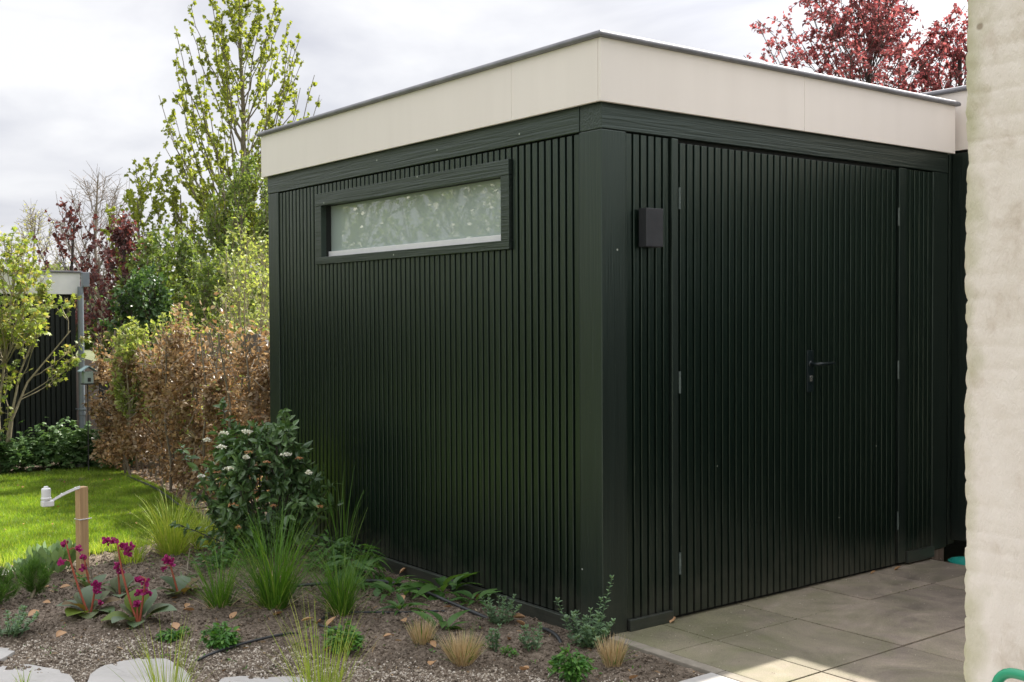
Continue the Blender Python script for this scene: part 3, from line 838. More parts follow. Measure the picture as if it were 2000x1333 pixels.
def slats_x(mb, x0, x1, z0, z1, pitch=0.0505, w=0.035, yf=0.008, yb=0.029):
    n_ = int(round((x1 - x0) / pitch)); p = (x1 - x0) / n_
    for i in range(n_):
        c = x0 + (i + .5) * p
        s0 = w * .5; s1 = w * .5 + .004
        v = [(c - s0, yf, z0), (c + s0, yf, z0), (c + s1, yb, z0), (c - s1, yb, z0),
             (c - s0, yf, z1), (c + s0, yf, z1), (c + s1, yb, z1), (c - s1, yb, z1)]
        mb.add(v, [(0, 3, 2, 1), (4, 5, 6, 7), (0, 1, 5, 4), (1, 2, 6, 5), (3, 7, 6, 2), (0, 4, 7, 3)])


cl = MB()
WY0, WY1, WZ0, WZ1 = 0.681, 2.742, 1.815, 2.268
slats_y(cl, PW, WY0, 0.05, ZB - .004)
slats_y(cl, WY0, WY1, 0.05, WZ0)
slats_y(cl, WY0, WY1, WZ1, ZB - .004)
slats_y(cl, WY1, LY - PW, 0.05, ZB - .004)
o = cl.build('side_cladding', M['slat'], shed, bevel=0.0022)
cl = MB()
slats_x(cl, PW, 0.447, 0.02, ZB - .004, pitch=.049)
cl.build('front_cladding', M['slat'], shed, bevel=0.0022)
cl = MB()
slats_x(cl, 2.395, LX - PW, 0.02, ZB - .004)
o = cl.build('front_cladding', M['slat'], shed, bevel=0.0022)
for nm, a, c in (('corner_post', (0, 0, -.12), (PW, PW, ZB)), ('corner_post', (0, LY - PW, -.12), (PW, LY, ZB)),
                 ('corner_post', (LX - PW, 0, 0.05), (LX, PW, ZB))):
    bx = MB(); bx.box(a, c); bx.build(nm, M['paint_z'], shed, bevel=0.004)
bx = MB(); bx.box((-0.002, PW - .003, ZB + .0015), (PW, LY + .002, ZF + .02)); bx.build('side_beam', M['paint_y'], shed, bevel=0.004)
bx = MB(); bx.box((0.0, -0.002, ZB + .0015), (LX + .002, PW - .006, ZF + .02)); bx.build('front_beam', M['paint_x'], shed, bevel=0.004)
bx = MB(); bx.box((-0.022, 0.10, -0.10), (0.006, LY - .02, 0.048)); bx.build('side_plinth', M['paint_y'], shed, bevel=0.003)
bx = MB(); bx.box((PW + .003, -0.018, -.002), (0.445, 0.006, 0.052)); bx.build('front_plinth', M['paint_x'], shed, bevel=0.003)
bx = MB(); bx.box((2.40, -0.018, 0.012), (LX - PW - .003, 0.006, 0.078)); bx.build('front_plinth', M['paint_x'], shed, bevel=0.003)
# door frame uprights
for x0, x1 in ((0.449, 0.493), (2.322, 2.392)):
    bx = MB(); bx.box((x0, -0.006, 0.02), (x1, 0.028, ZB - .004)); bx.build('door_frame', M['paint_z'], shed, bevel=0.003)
# stub of bare timber under the right post
bx = MB(); bx.box((LX - PW + .015, .01, -.13), (LX - .01, .13, .047)); bx.build('post_foot', M['oldwood'], shed, bevel=0.003)


def door_leaf(x0, x1, side):
    d = MB()
    slats_x(d, x0, x1, 0.018, ZB - .022, pitch=0.0505, w=0.036, yf=0.002, yb=0.022)
    d.box((x0, 0.0225, 0.018), (x1, 0.0290, ZB - .022))
    leaf = d.build('door', M['slat'], shed, bevel=0.002)
    hx = 0.500 if side < 0 else 2.312
    for z0, z1 in ((0.22, 0.325), (1.10, 1.207), (1.99, 2.095)):
        h = MB()
        h.lathe((hx, -0.007, 0), [(0.0, z0), (0.0068, z0)] + [(0.0068 if q % 2 == 0 else 0.0056, z0 + (z1 - z0) * (q // 2 + (q % 2) * 1.0 * .96 + .02) / 5) for q in range(0, 10)] + [(0.0068, z1), (0.0, z1)], 12)
        h.build('hinge', M['hinge'], leaf, smooth=False)
    return leaf


dl = door_leaf(0.508, 1.412, -1)
dr = door_leaf(1.418, 2.304, 1)
# lock plate, lever and cylinder on the right leaf
bx = MB(); bx.box((1.476, -0.009, 1.06), (1.528, 0.003, 1.285)); bx.build('lock_plate', M['handle'], dr, bevel=0.003)
hd = MB()
hd.lathe((1.502, 0, 1.212), [(0.0, -0.012), (0.017, -0.012), (0.017, -0.006), (0, -0.006)], 16, axis=1)
hd.tube([(1.502, -0.008, 1.212), (1.502, -0.05, 1.212), (1.512, -0.060, 1.212), (1.545, -0.063, 1.212), (1.62, -0.062, 1.213), (1.645, -0.056, 1.213)], [.009, .009, .0095, .0095, .009, .008], 10)
hd.build('handle', M['handle'], dr, smooth=True)
lk = MB()
lk.lathe((1.502, 0, 1.142), [(0.0, -0.016), (0.0085, -0.016), (0.0085, -0.008), (0, -0.008)], 14, axis=1)
lk.box((1.4975, -0.017, 1.118), (1.5065, -0.008, 1.137))
lk.build('lock_cylinder', M['steel'], dr)
bx = MB(); bx.box((1.408, -0.004, .018), (1.422, 0.004, ZB - .022)); bx.build('closing_strip', M['slat'], dl, bevel=.0015)

# window
wf = MB()
wf.box((-0.012, WY0, 2.190), (0.028, WY1, WZ1))
wf.box((-0.0125, WY0, WZ0), (0.028, WY1, 1.861))
wf.box((-0.010, WY0 + .001, 1.8615), (0.028, WY0 + .070, 2.1895))
wf.box((-0.010, WY1 - .078, 1.8615), (0.028, WY1 - .001, 2.1895))
win = wf.build('window', M['paint_y'], shed, bevel=0.002)
rv = MB()
rv.box((0.028, 0.70, 2.19), (0.085, 2.72, 2.25)); rv.box((0.028, 0.70, 1.83), (0.085, 2.72, 1.858))
rv.box((0.028, 0.70, 1.858), (0.085, .748, 2.19)); rv.box((0.028, 2.668, 1.858), (0.085, 2.72, 2.19))
rv.build('reveal', M['slat_back'], win)
sh = MB()
sh.box((0.045, 0.748, 1.8585), (0.080, 2.668, 1.898))
sh.build('sash', M['white'], win, bevel=0.002)


def glass_mat():
    mt, n, l, out = new_mat('frosted_glass')
    b = n.new('ShaderNodeBsdfPrincipled')
    b.inputs['Base Color'].default_value = (0.32, 0.39, 0.365, 1)
    b.inputs['Roughness'].default_value = 0.55
    b.inputs['Specular IOR Level'].default_value = 0.5
    b.inputs['Coat Weight'].default_value = 1.0
    b.inputs['Coat Roughness'].default_value = 0.012
    b.inputs['Coat IOR'].default_value = 1.65
    t = n.new('ShaderNodeTexCoord')
    nn = n.new('ShaderNodeTexNoise'); nn.inputs['Scale'].default_value = 2.5
    l.new(t.outputs['Object'], nn.inputs['Vector'])
    l.new(b.outputs[0], out.inputs['Surface'])
    return mt


M['glass'] = glass_mat()
gp = MB(); gp.box((0.066, 0.748, 1.898), (0.074, 2.668, 2.190)); gp.build('pane', M['glass'], win)

# fascia panels with fine seams, coping and roof
FX = -0.0325
for a, c in (((FX, -0.0125, ZF), (FX + .018, 0.6275, ZT)), ((FX, 0.6295, ZF), (FX + .018, LY + .035, ZT))):
    bx = MB(); bx.box(a, c); bx.build('fascia_panel', M['fascia'], shed, bevel=0.0015)
for a, c in (((FX, FX, ZF - .001), (1.415, FX + .018, ZT)), ((1.417, FX, ZF - .001), (2.8585, FX + .018, ZT))):
    bx = MB(); bx.box(a, c); bx.build('fascia_panel', M['fascia'], shed, bevel=0.0015)
bx = MB(); bx.box((2.8405, FX + .019, ZF), (2.8585, LY + .035, ZT)); bx.build('fascia_panel', M['fascia'], shed, bevel=0.0015)
bx = MB(); bx.box((FX + .019, LY + .017, ZF), (2.840, LY + .035, ZT)); bx.build('fascia_panel', M['fascia'], shed, bevel=0.0015)
bx = MB(); bx.box((FX + .018, FX + .018, ZF + .022), (2.8405, LY + .0165, ZF + .035)); bx.build('soffit', M['slat_back'], shed)
bx = MB(); bx.box((FX + .03, FX + .03, 2.702), (2.835, LY + .012, 2.73)); bx.build('roof', M['roof'], shed)
cp = MB()
cz = ZT + .012
prof = [(-.022, -.012), (-.026, 0.0), (-.020, .013), (-.006, .019), (.03, .015), (.06, .008), (.06, -.012)]


def coping_loop(mb, x0, x1, y0, y1, z, k=1.0):
    rings = []
    for dx, dz in prof:
        a = dx * k
        rings.append([(x0 + a, y0 + a, z + dz * k), (x1 - a, y0 + a, z + dz * k), (x1 - a, y1 - a, z + dz * k), (x0 + a, y1 - a, z + dz * k)])
    v = np.array(rings).reshape(-1, 3); m_ = len(prof)
    f = []
    for i in range(m_):
        for j in range(4):
            f.append((i * 4 + j, i * 4 + (j + 1) % 4, ((i + 1) % m_) * 4 + (j + 1) % 4, ((i + 1) % m_) * 4 + j))
    mb.add(v, f)


coping_loop(cp, FX, 2.8585, FX, LY + .035, cz)
cp.build('coping', M['coping'], shed, smooth=False, bevel=0.004)

# wall lamp
lp = thing('wall_lamp', 'small dark grey box-shaped wall lamp left of the shed doors', 'lamp', (0.285, 0.0, 1.80))
bx = MB(); bx.box((0.230, -0.056, 1.800), (0.340, -0.004, 1.979)); bx.build('lamp_housing', M['metal'], lp, bevel=0.002)
bx = MB(); bx.box((0.250, -0.004, 1.82), (0.320, 0.007, 1.96)); bx.build('back_plate', M['metal'], lp)
bx = MB(); bx.box((0.238, -0.050, 1.7975), (0.332, -0.012, 1.7995)); bx.build('lens', M['metal'], lp)

# ------------------------------------------------------------------ neighbouring building on the right
nb = thing('side_building', 'taller dark slatted outbuilding with cream fascia right of the shed', 'outbuilding', (2.95, 0, 0))
c = MB(); c.box((2.985, -3.6, 0.10), (6.5, 2.2, 2.75)); c.build('wall', M['slat_back'], nb)
c = MB(); slats_y(c, -3.55, -0.16, 0.10, 2.40, xf=2.968, xb=2.984); c.build('cladding', M['slat'], nb, bevel=.002)
c = MB(); c.box((2.93, -.155, 0.08), (2.984, 0.03, 2.46)); c.build('post', M['paint_z'], nb, bevel=.003)
c = MB(); c.box((2.90, 0.032, 0.05), (2.97, 2.15, 2.46)); c.build('corner_board', M['paint_z'], nb, bevel=.003)
c = MB(); c.box((2.968, -3.58, 2.402), (2.984, -.157, 2.49)); c.build('beam', M['paint_y'], nb, bevel=.003)
c = MB(); c.box((2.945, -3.65, 2.480), (2.965, 2.25, 2.838)); c.build('fascia_panel', M['fascia'], nb, bevel=.002)
c = MB(); c.box((2.966, -3.65, 2.752), (6.55, 2.25, 2.82)); c.build('roof', M['roof'], nb)
c = MB(); coping_loop(c, 2.945, 6.56, -3.65, 2.25, 2.850); c.build('coping', M['coping'], nb, bevel=.004)
tubb = thing('teal_tub', 'shallow teal plastic tub between the patio edge and the side building', 'tub', (2.84, -.16, -.07))
c = MB()
c.lathe((2.815, -.165, -.066), [(0.0, 0.002), (.09, 0.002), (.11, .045), (.122, .05), (.122, .058), (.105, .052), (.085, .012), (0, .010)], 28)
c.build('bowl', M['teal'], tubb, smooth=True)
c = MB(); c.tube([(2.815 + .121 * math.cos(a), -.165 + .121 * math.sin(a), -.010) for a in np.linspace(0, 2 * math.pi, 25)], .005, 6, cap=False)
c.build('rim', M['teal'], tubb, smooth=True)


# ------------------------------------------------------------------ white painted brick house corner
def wall_material():
    mt, n, l, out = new_mat('limewashed_brick')
    b = n.new('ShaderNodeBsdfPrincipled'); b.inputs['Roughness'].default_value = 0.75
    t = n.new('ShaderNodeTexCoord')
    n1 = n.new('ShaderNodeTexNoise'); n1.inputs['Scale'].default_value = 5.0; n1.inputs['Detail'].default_value = 9; n1.inputs['Roughness'].default_value = .62
    n1.inputs['Distortion'].default_value = .3
    l.new(t.outputs['Object'], n1.inputs['Vector'])
    rp = ramp(n, [(0.28, (0.52, 0.44, 0.36)), (0.38, (0.70, 0.62, 0.54)), (0.46, (0.80, 0.73, 0.66)), (0.72, (0.86, 0.795, 0.73))])
    l.new(n1.outputs['Fac'], rp.inputs['Fac'])
    sx = n.new('ShaderNodeSeparateXYZ'); l.new(t.outputs['Object'], sx.inputs[0])
    # algae along the corner and low down
    my = n.new('ShaderNodeMapRange'); my.inputs['From Min'].default_value = -.09; my.inputs['From Max'].default_value = 0.0
    my.inputs['To Min'].default_value = -.10; my.inputs['To Max'].default_value = .42
    l.new(sx.outputs['Y'], my.inputs['Value'])
    mz = n.new('ShaderNodeMapRange'); mz.inputs['From Min'].default_value = 1.5; mz.inputs['From Max'].default_value = 2.3
    mz.inputs['To Min'].default_value = 0.0; mz.inputs['To Max'].default_value = .16
    l.new(sx.outputs['Z'], mz.inputs['Value'])
    mz2 = n.new('ShaderNodeMapRange'); mz2.inputs['From Min'].default_value = .9; mz2.inputs['From Max'].default_value = 0.3
    mz2.inputs['To Min'].default_value = 0.0; mz2.inputs['To Max'].default_value = .18
    l.new(sx.outputs['Z'], mz2.inputs['Value'])
    n2 = n.new('ShaderNodeTexNoise'); n2.inputs['Scale'].default_value = 9.0; n2.inputs['Detail'].default_value = 7
    l.new(t.outputs['Object'], n2.inputs['Vector'])
    s = my.outputs[0]
    for q in (mz.outputs[0], mz2.outputs[0], n2.outputs['Fac']):
        a = n.new('ShaderNodeMath'); a.operation = 'ADD'; l.new(s, a.inputs[0]); l.new(q, a.inputs[1]); s = a.outputs[0]
    mf = n.new('ShaderNodeMapRange'); mf.inputs['From Min'].default_value = .62; mf.inputs['From Max'].default_value = 1.15
    mf.inputs['To Max'].default_value = .8
    l.new(s, mf.inputs['Value'])
    mx = n.new('ShaderNodeMix'); mx.data_type = 'RGBA'
    l.new(mf.outputs[0], mx.inputs['Factor']); l.new(rp.outputs['Color'], mx.inputs[6])
    mx.inputs[7].default_value = (0.36, 0.36, 0.16, 1)
    # small dark pits
    vo = n.new('ShaderNodeTexVoronoi'); vo.inputs['Scale'].default_value = 7; l.new(t.outputs['Object'], vo.inputs['Vector'])
    vr = ramp(n, [(0.05, (0.42, 0.36, 0.30)), (0.085, (1, 1, 1))]); l.new(vo.outputs['Distance'], vr.inputs['Fac'])
    mu = n.new('ShaderNodeMix'); mu.data_type = 'RGBA'; mu.blend_type = 'MULTIPLY'; mu.inputs['Factor'].default_value = .8
    l.new(mx.outputs[2], mu.inputs[6]); l.new(vr.outputs['Color'], mu.inputs[7])
    l.new(mu.outputs[2], b.inputs['Base Color'])
    # brush strokes in the paint
    mpp = n.new('ShaderNodeMapping'); mpp.inputs['Rotation'].default_value = (R(38), 0, 0); mpp.inputs['Scale'].default_value = (1, 95, 34)
    l.new(t.outputs['Object'], mpp.inputs['Vector'])
    n3 = n.new('ShaderNodeTexNoise'); n3.inputs['Scale'].default_value = 1.0; n3.inputs['Detail'].default_value = 7; n3.inputs['Distortion'].default_value = 1.6
    l.new(mpp.outputs[0], n3.inputs['Vector'])
    bp = n.new('ShaderNodeBump'); bp.inputs['Strength'].default_value = .7; bp.inputs['Distance'].default_value = .004
    l.new(n3.outputs['Fac'], bp.inputs['Height'])
    bp2 = n.new('ShaderNodeBump'); bp2.inputs['Strength'].default_value = .35; bp2.inputs['Distance'].default_value = .004
    n6 = n.new('ShaderNodeTexNoise'); n6.inputs['Scale'].default_value = 45; n6.inputs['Detail'].default_value = 5
    l.new(t.outputs['Object'], n6.inputs['Vector'])
    l.new(n6.outputs['Fac'], bp2.inputs['Height']); l.new(bp.outputs[0], bp2.inputs['Normal'])
    l.new(bp2.outputs[0], b.inputs['Normal'])
    l.new(b.outputs[0], out.inputs['Surface'])
    return mt


HX, HY = -0.556, -2.118
house = thing('brick_house', 'white limewashed brick corner of the house at the right edge', 'house', (HX, HY, 0))
zz = np.arange(-0.12, 3.6, 0.006)
# along the profile: side face (y from far to the corner) then round the corner to the garden face (x)
ys = np.concatenate([-np.geomspace(4.0, 0.012, 70), [-.008, -.004, -.0015, 0, 0, 0, 0, 0]])
xs_ = np.concatenate([np.zeros(70), [.0005, .0015, .004, .008, .02, .1, .30, .36]])
ZZ, YY = np.meshgrid(zz, ys, indexing='ij'); _, XX = np.meshgrid(zz, xs_, indexing='ij')
course = (ZZ / 0.0632) + .10 * np.sin(ZZ * 23) + .06 * np.sin(ZZ * 57 + 1)
bul = np.abs(np.sin(np.pi * course)) ** .45
brick_i = np.floor(course)
jit = np.sin(brick_i * 12.9898) * 43758.5453; jit = jit - np.floor(jit)
near_c = np.exp(YY / 0.05)
jit2 = np.sin(brick_i * 78.233) * 12543.123; jit2 = jit2 - np.floor(jit2)
recess = (1 - bul) * (.0012 + .0052 * jit2) + .0035 * (jit - .5) + .0008 * hnoise(ZZ, ZZ * 0, 70, 51)
und = .0005 * hnoise(YY * 3, ZZ * 3, 4, 21) + .0003 * hnoise(YY, ZZ, 60, 22)
# vertical joints softened by paint
vj = np.abs(np.sin(np.pi * ((YY + .05) / 0.22 + .5 * (brick_i % 2)))) ** .2
face = (1 - bul) * .0030 * (.2 + .8 * np.clip(.5 + .5 * hnoise(YY, ZZ, 5, 77), 0, 1)) + (1 - vj) * .0010 + und
Xf = np.where(XX < .006, XX + face, XX)
Yf = YY - recess * near_c - np.where(YY > -.01, und, 0)
Yf = np.where(XX > .015, -recess, Yf)
nz_, ny_ = ZZ.shape
i = np.arange(nz_ - 1)[:, None] * ny_; j = np.arange(ny_ - 1)[None]
f = np.stack([i + j, i + ny_ + j, i + ny_ + j + 1, i + j + 1], -1).reshape(-1, 4)
hb = MB(); hb.add(np.stack([Xf + HX, Yf + HY, ZZ], -1).reshape(-1, 3), f)
hb.build('wall', wall_material(), house, smooth=True)
hb = MB(); hb.box((HX + .01, HY - 4.0, 3.585), (HX + .36, HY - .01, 4.2)); hb.build('upper_wall', bpy.data.materials['limewashed_brick'], house)

df = thing('added_dark_fence', 'unseen dark board fence added behind the brick house corner to darken the reflection in the shed', 'fence', (1.3, -3.45, 0))  # out of view, added so the lower shed front mirrors something dark
c = MB(); c.box((-.2, -3.52, -.1), (2.95, -3.45, 1.75)); c.build('board', M['cladfar'], df)
# green tube frame by the house wall
cart = thing('garden_cart', 'green tubular garden cart frame in front of the white brick wall', 'cart', (-0.80, -2.45, 0))
tb = MB()
px0, py0, px1, py1 = -0.835, -2.372, -0.835, -2.83
zt_ = .600
pts = []
for a in np.linspace(0, 1, 5): pts.append((px0, py0, .06 + a * (zt_ - .05 - .06)))
for a in np.linspace(0, math.pi / 2, 7)[1:]: pts.append((px0, py0 - .05 + .05 * math.cos(a), zt_ - .05 + .05 * math.sin(a)))
for a in np.linspace(math.pi / 2, 0, 7): pts.append((px1, py1 + .05 - .05 * math.cos(a), zt_ - .05 + .05 * math.sin(a)))
for a in np.linspace(0, 1, 5)[1:]: pts.append((px1, py1, zt_ - .05 - a * (zt_ - .05 - .06)))
tb.tube(pts, .0125, 14); tb.build('handle', M['green_tube'], cart, smooth=True)
tb = MB(); tb.tube([(px0, py0, .12), (px1, py1, .12)], .010, 10); tb.build('crossbar', M['green_tube'], cart, smooth=True)
for yy in (py0 + .0, py1):
    tb = MB(); tb.lathe((px0, yy - .015, .06), [(0, 0), (.05, 0), (.06, .008), (.06, .022), (.05, .03), (0, .03)], 24, axis=1)
    tb.build('wheel', M['rubber'], cart, smooth=False)


# ------------------------------------------------------------------ flagstones
def flag(pts, label):
    p = np.array(pts, float); c_ = p.mean(0)
    # subdivide and roughen the outline
    q = []
    n_ = len(p)
    for i in range(n_):
        a, b_ = p[i], p[(i + 1) % n_]
        p0, p3 = p[i - 1], p[(i + 2) % n_]
        for t in (0, .25, .5, .75):
            pt = .5 * ((2 * a) + (-p0 + b_) * t + (2 * p0 - 5 * a + 4 * b_ - p3) * t * t + (-p0 + 3 * a - 3 * b_ + p3) * t ** 3)
            q.append(pt + rng.normal(0, .006, 2))
    q = np.array(q); k_ = len(q)
    mb = MB()
    rings = []
    for sc, z in ((1.0, -.06), (1.0, -.013), (.99, -.007), (.93, -.005), (.6, -.003), (.25, -.004)):
        rr = c_ + (q - c_) * sc
        rings.append(np.c_[rr, z + rng.normal(0, .0012, k_)])
    rings.append(np.repeat([[c_[0], c_[1], -.004]], k_, 0))
    i = np.arange(len(rings) - 1)[:, None] * k_; j = np.arange(k_)[None]; j2 = (j + 1) % k_
    f = np.stack([i + j, i + j2, i + k_ + j2, i + k_ + j], -1).reshape(-1, 4)
    mb.add(np.concatenate(rings), f)
    o = mb.build('flagstone', M['stone'], org=(c_[0], c_[1], 0), smooth=False)
    return tag(o, label, 'flagstone', 'irregular flagstones in the gravel')


flag([(-2.30, 1.31), (-2.17, 1.22), (-2.10, 1.05), (-2.10, .86), (-2.20, .62), (-2.50, .55), (-2.75, .85), (-2.60, 1.25)], 'irregular pale flagstone in the bottom left corner')
flag([(-2.04, .90), (-1.94, 1.03), (-1.79, 1.045), (-1.70, .955), (-1.70, .68), (-1.82, .40), (-2.05, .40), (-2.12, .65)], 'irregular pale flagstone second from the left, below the flowering bergenia')
flag([(-1.60, .56), (-1.48, .47), (-1.36, .36), (-1.31, .20), (-1.42, -.05), (-1.70, .0), (-1.72, .35)], 'pale flagstone at the bottom edge behind the tall yellow-green grass')
flag([(-2.05, 3.32), (-1.86, 3.36), (-1.70, 3.24), (-1.75, 3.05), (-2.0, 3.0), (-2.15, 3.15)], 'pale flagstone between the lawn and the small pines')
flag([(-2.36, 1.66), (-2.24, 1.60), (-2.19, 1.50), (-2.28, 1.40), (-2.45, 1.45)], 'small pale flagstone at the left edge of the gravel')

# ------------------------------------------------------------------ foliage behind: hedge
hd_ = thing('beech_hedge', 'clipped beech hedge full of dry brown leaves left of the shed', 'hedge', (0.35, 5.9, 0))
wood = MB(); lf = MB()
for i in range(46):
    y = 3.65 + i * 0.084 + rng.normal(0, .025); x = 0.06 + rng.uniform(0, .35)
    p = [(x, y, -.02)]
    for k in range(5):
        p.append((p[-1][0] + rng.normal(0, .03), p[-1][1] + rng.normal(0, .04), (k + 1) * .27))
    wood.tube(p, np.linspace(.013, .005, 6), 5)
for i in range(900):
    y = rng.uniform(3.55, 7.5); x = rng.uniform(0.02, .6); z = rng.uniform(.25, 1.25)
    d = rdir(1, .35)[0] * rng.uniform(.08, .26)
    wood.tube([(x, y, z), (x + d[0] * .5, y + d[1] * .5, z + d[2] * .6), (x + d[0], y + d[1], z + d[2])], [.004, .003, .0015], 3, cap=False)
wood.build('stem', M['bark'], hd_)


def hedge_pts(n, out=.1):
    y = rng.uniform(3.5, 7.55, n)
    htop = 1.12 + .07 * hnoise(y, y * 0, 3, 31) + .28 * rng.uniform(0, 1, n) ** 4
    hlow = .17 + .05 * hnoise(y, y * 0, 5, 32)
    z = hlow + (htop - hlow) * rng.uniform(0, 1, n) ** .85
    side = .05 + .07 * hnoise(y * 1.0, z, 5, 33) * .6 + .10 * (1 - np.minimum(1, (htop - z) / .25))
    x = np.where(rng.uniform(0, 1, n) < .72, side + np.abs(rng.normal(0, .09, n)), rng.uniform(.05, .62, n))
    return np.stack([x, y, z], 1)


P = hedge_pts(47000)
gap = hnoise(P[:, 1], P[:, 2], 9, 35) + .8 * hnoise(P[:, 1], P[:, 2], 22, 36)
P = P[gap > -.8]
n = len(P)
dd = rdir(n); dd[:, 0] -= .35; dd[:, 2] -= .2
lf.leaves(T_KITE, P, dd, rdir(n, .5), rng.uniform(.017, .060, n))
lf.build('dry_leaves', M['beech'], hd_)
lf = MB(); P = hedge_pts(3600); s_ = hnoise(P[:, 1], P[:, 2], 3, 38) + (P[:, 2] - .7); P = P[(s_ > .35)]
n = len(P); lf.leaves(T_KITE, P, rdir(n), rdir(n, .5), rng.uniform(.025, .045, n)); lf.build('fresh_leaves', M['yg'], hd_)

# litter of dry leaves beneath the hedge
N = 1400
P = np.stack([rng.uniform(-.35, .6, N), rng.uniform(3.6, 8.2, N), np.full(N, .004)], 1)
P = P[P[:, 1] < np.interp(P[:, 0], [-.5, -.3, .05, .3], [3.6, 4.6, 6.5, 8.3]) + 9 * (P[:, 0] > -.1)]
P = P[P[:, 0] > np.interp(P[:, 1], [3.6, 4.7, 5.7, 6.5, 8.2], [-.4, -.22, .0, .05, .3]) - .03]
n = len(P)
lf = MB(); lf.leaves(T_KITE, P, rdir(n, 0, .2), rdir(n, 2), rng.uniform(.02, .045, n))
stuff(lf.build('leaf_litter', M['beech']), 'dry brown leaf litter under the hedge', 'leaves')


# ------------------------------------------------------------------ trees behind
def make_tree(name, label, cat, base, wood_mat, leaf_mat_, trunk, trunk_r, tips, tmpl, lsize, group=None, **kw):
    root = thing(name, label, cat, base, group)
    w_, l_ = MB(), MB()
    if isinstance(trunk[0][0], (tuple, list, np.ndarray)):
        # several stems share the tips
        tips = np.asarray(tips); k_ = len(trunk)
        cents = np.array([t[-1] for t in trunk], float)
        own = np.argmin(np.linalg.norm(tips[:, None, :2] - cents[None, :, :2], axis=2), axis=1)
        for q, t in enumerate(trunk):
            grow(w_, l_, t, trunk_r, tips[own == q], tmpl, lsize, **kw)
    else:
        grow(w_, l_, trunk, trunk_r, tips, tmpl, lsize, **kw)
    w_.build('trunk', wood_mat, root)
    if l_.n: l_.build('crown', leaf_mat_, root)
    return root


# tall young lime tree
bx_, by_ = 4.13, 12.99
tr = [(bx_, by_, -.1), (bx_ + .02, by_, 1.5), (bx_ - .02, by_ + .02, 3.2), (bx_ + .02, by_, 4.6), (bx_ - .03, by_, 5.8), (bx_ - .05, by_, 6.65)]
tips = env_tips(100, (bx_ - .05, by_), 2.9, 6.85, 1.50, zpeak=.45, power=.50, inner=.5)
tips += env_tips(22, (bx_ - .1, by_), 1.8, 3.6, 1.20, zpeak=.6, power=.4, inner=.4)
make_tree('lime_tree', 'tall slender young tree with fresh lime-green leaves behind the hedge', 'tree', (bx_, by_, 0), M['bark'], M['lime'], tr, .062,
          tips, T_ROUND, .058, twigs=11, twig_len=.26, per_twig=11, attach=(.34, .9), upbend=.55, twig_up=.35, leaf_start=.28, limb_r=.40, twig_r=.0045, spread=.55)
# bushy hawthorn standing before it
bx_, by_ = 2.50, 9.45
trs = [[(bx_, by_, 0), (bx_ - .1, by_, 1.2), (bx_ - .2, by_, 2.1)], [(bx_ + .1, by_, 0), (bx_ + .3, by_ + .1, 1.1), (bx_ + .35, by_, 2.5)], [(bx_, by_ + .1, 0), (bx_ + .1, by_ + .3, 1.3), (bx_ + .05, by_ + .1, 3.0)]]
tips = env_tips(85, (bx_ + .1, by_), .9, 3.45, .90, zpeak=.35, power=.5, inner=.2)
make_tree('hawthorn', 'dense mid-green hawthorn in front of the tall lime tree', 'tree', (bx_, by_, 0), M['bark'], M['haw'], trs, .04,
          tips, T_KITE, .052, twigs=11, twig_len=.30, per_twig=11, attach=(.1, .95), upbend=.3, leaf_start=.2, twig_r=.0035)
# low young lime on the left
bx_, by_ = 2.45, 12.6
trs = [[(bx_, by_, 0), (bx_ - .1, by_, 1.6), (bx_ - .15, by_, 3.2)], [(bx_ + .5, by_, 0), (bx_ + .55, by_, 1.5), (bx_ + .5, by_, 3.3)]]
tips = env_tips(54, (bx_ + .1, by_), 1.3, 3.75, .95, zpeak=.45, power=.5, inner=.3)
make_tree('lime_tree', 'shorter lime-green leafy tree left of the tall one', 'tree', (bx_, by_, 0), M['bark'], M['lime'], trs, .04,
          tips, T_ROUND, .060, twigs=10, twig_len=.34, per_twig=8, attach=(.2, .95), upbend=.4, leaf_start=.2, twig_r=.004)
# copper-leaved trees
bx_, by_ = 1.62, 11.3
tips = env_tips(46, (bx_ + .02, by_), .8, 2.80, .58, zpeak=.35, power=.45, inner=.25)
make_tree('copper_tree', 'narrow dark red leaved tree behind the hedge', 'tree', (bx_, by_, 0), M['bark_dark'], M['copper'],
          [(bx_, by_, 0), (bx_, by_, 1.5), (bx_ + .05, by_, 2.8)], .045, tips, T_ROUND, .052, twigs=10, twig_len=.28, per_twig=8, attach=(.1, .95), upbend=.3, leaf_start=.2, twig_r=.0035)
bx_, by_ = 1.35, 12.75
tips = env_tips(26, (bx_, by_), 1.6, 3.05, .95, zpeak=.35, power=.5, inner=.3)
make_tree('copper_tree', 'sparse dark red leaved tree above the roof of the far shed', 'tree', (bx_, by_, 0), M['bark_dark'], M['copper'],
          [(bx_, by_, 0), (bx_, by_, 1.5), (bx_ + .1, by_, 2.9)], .045, tips, T_ROUND, .056, twigs=8, twig_len=.32, per_twig=5, attach=(.2, .95), upbend=.4, leaf_start=.4, twig_r=.004)


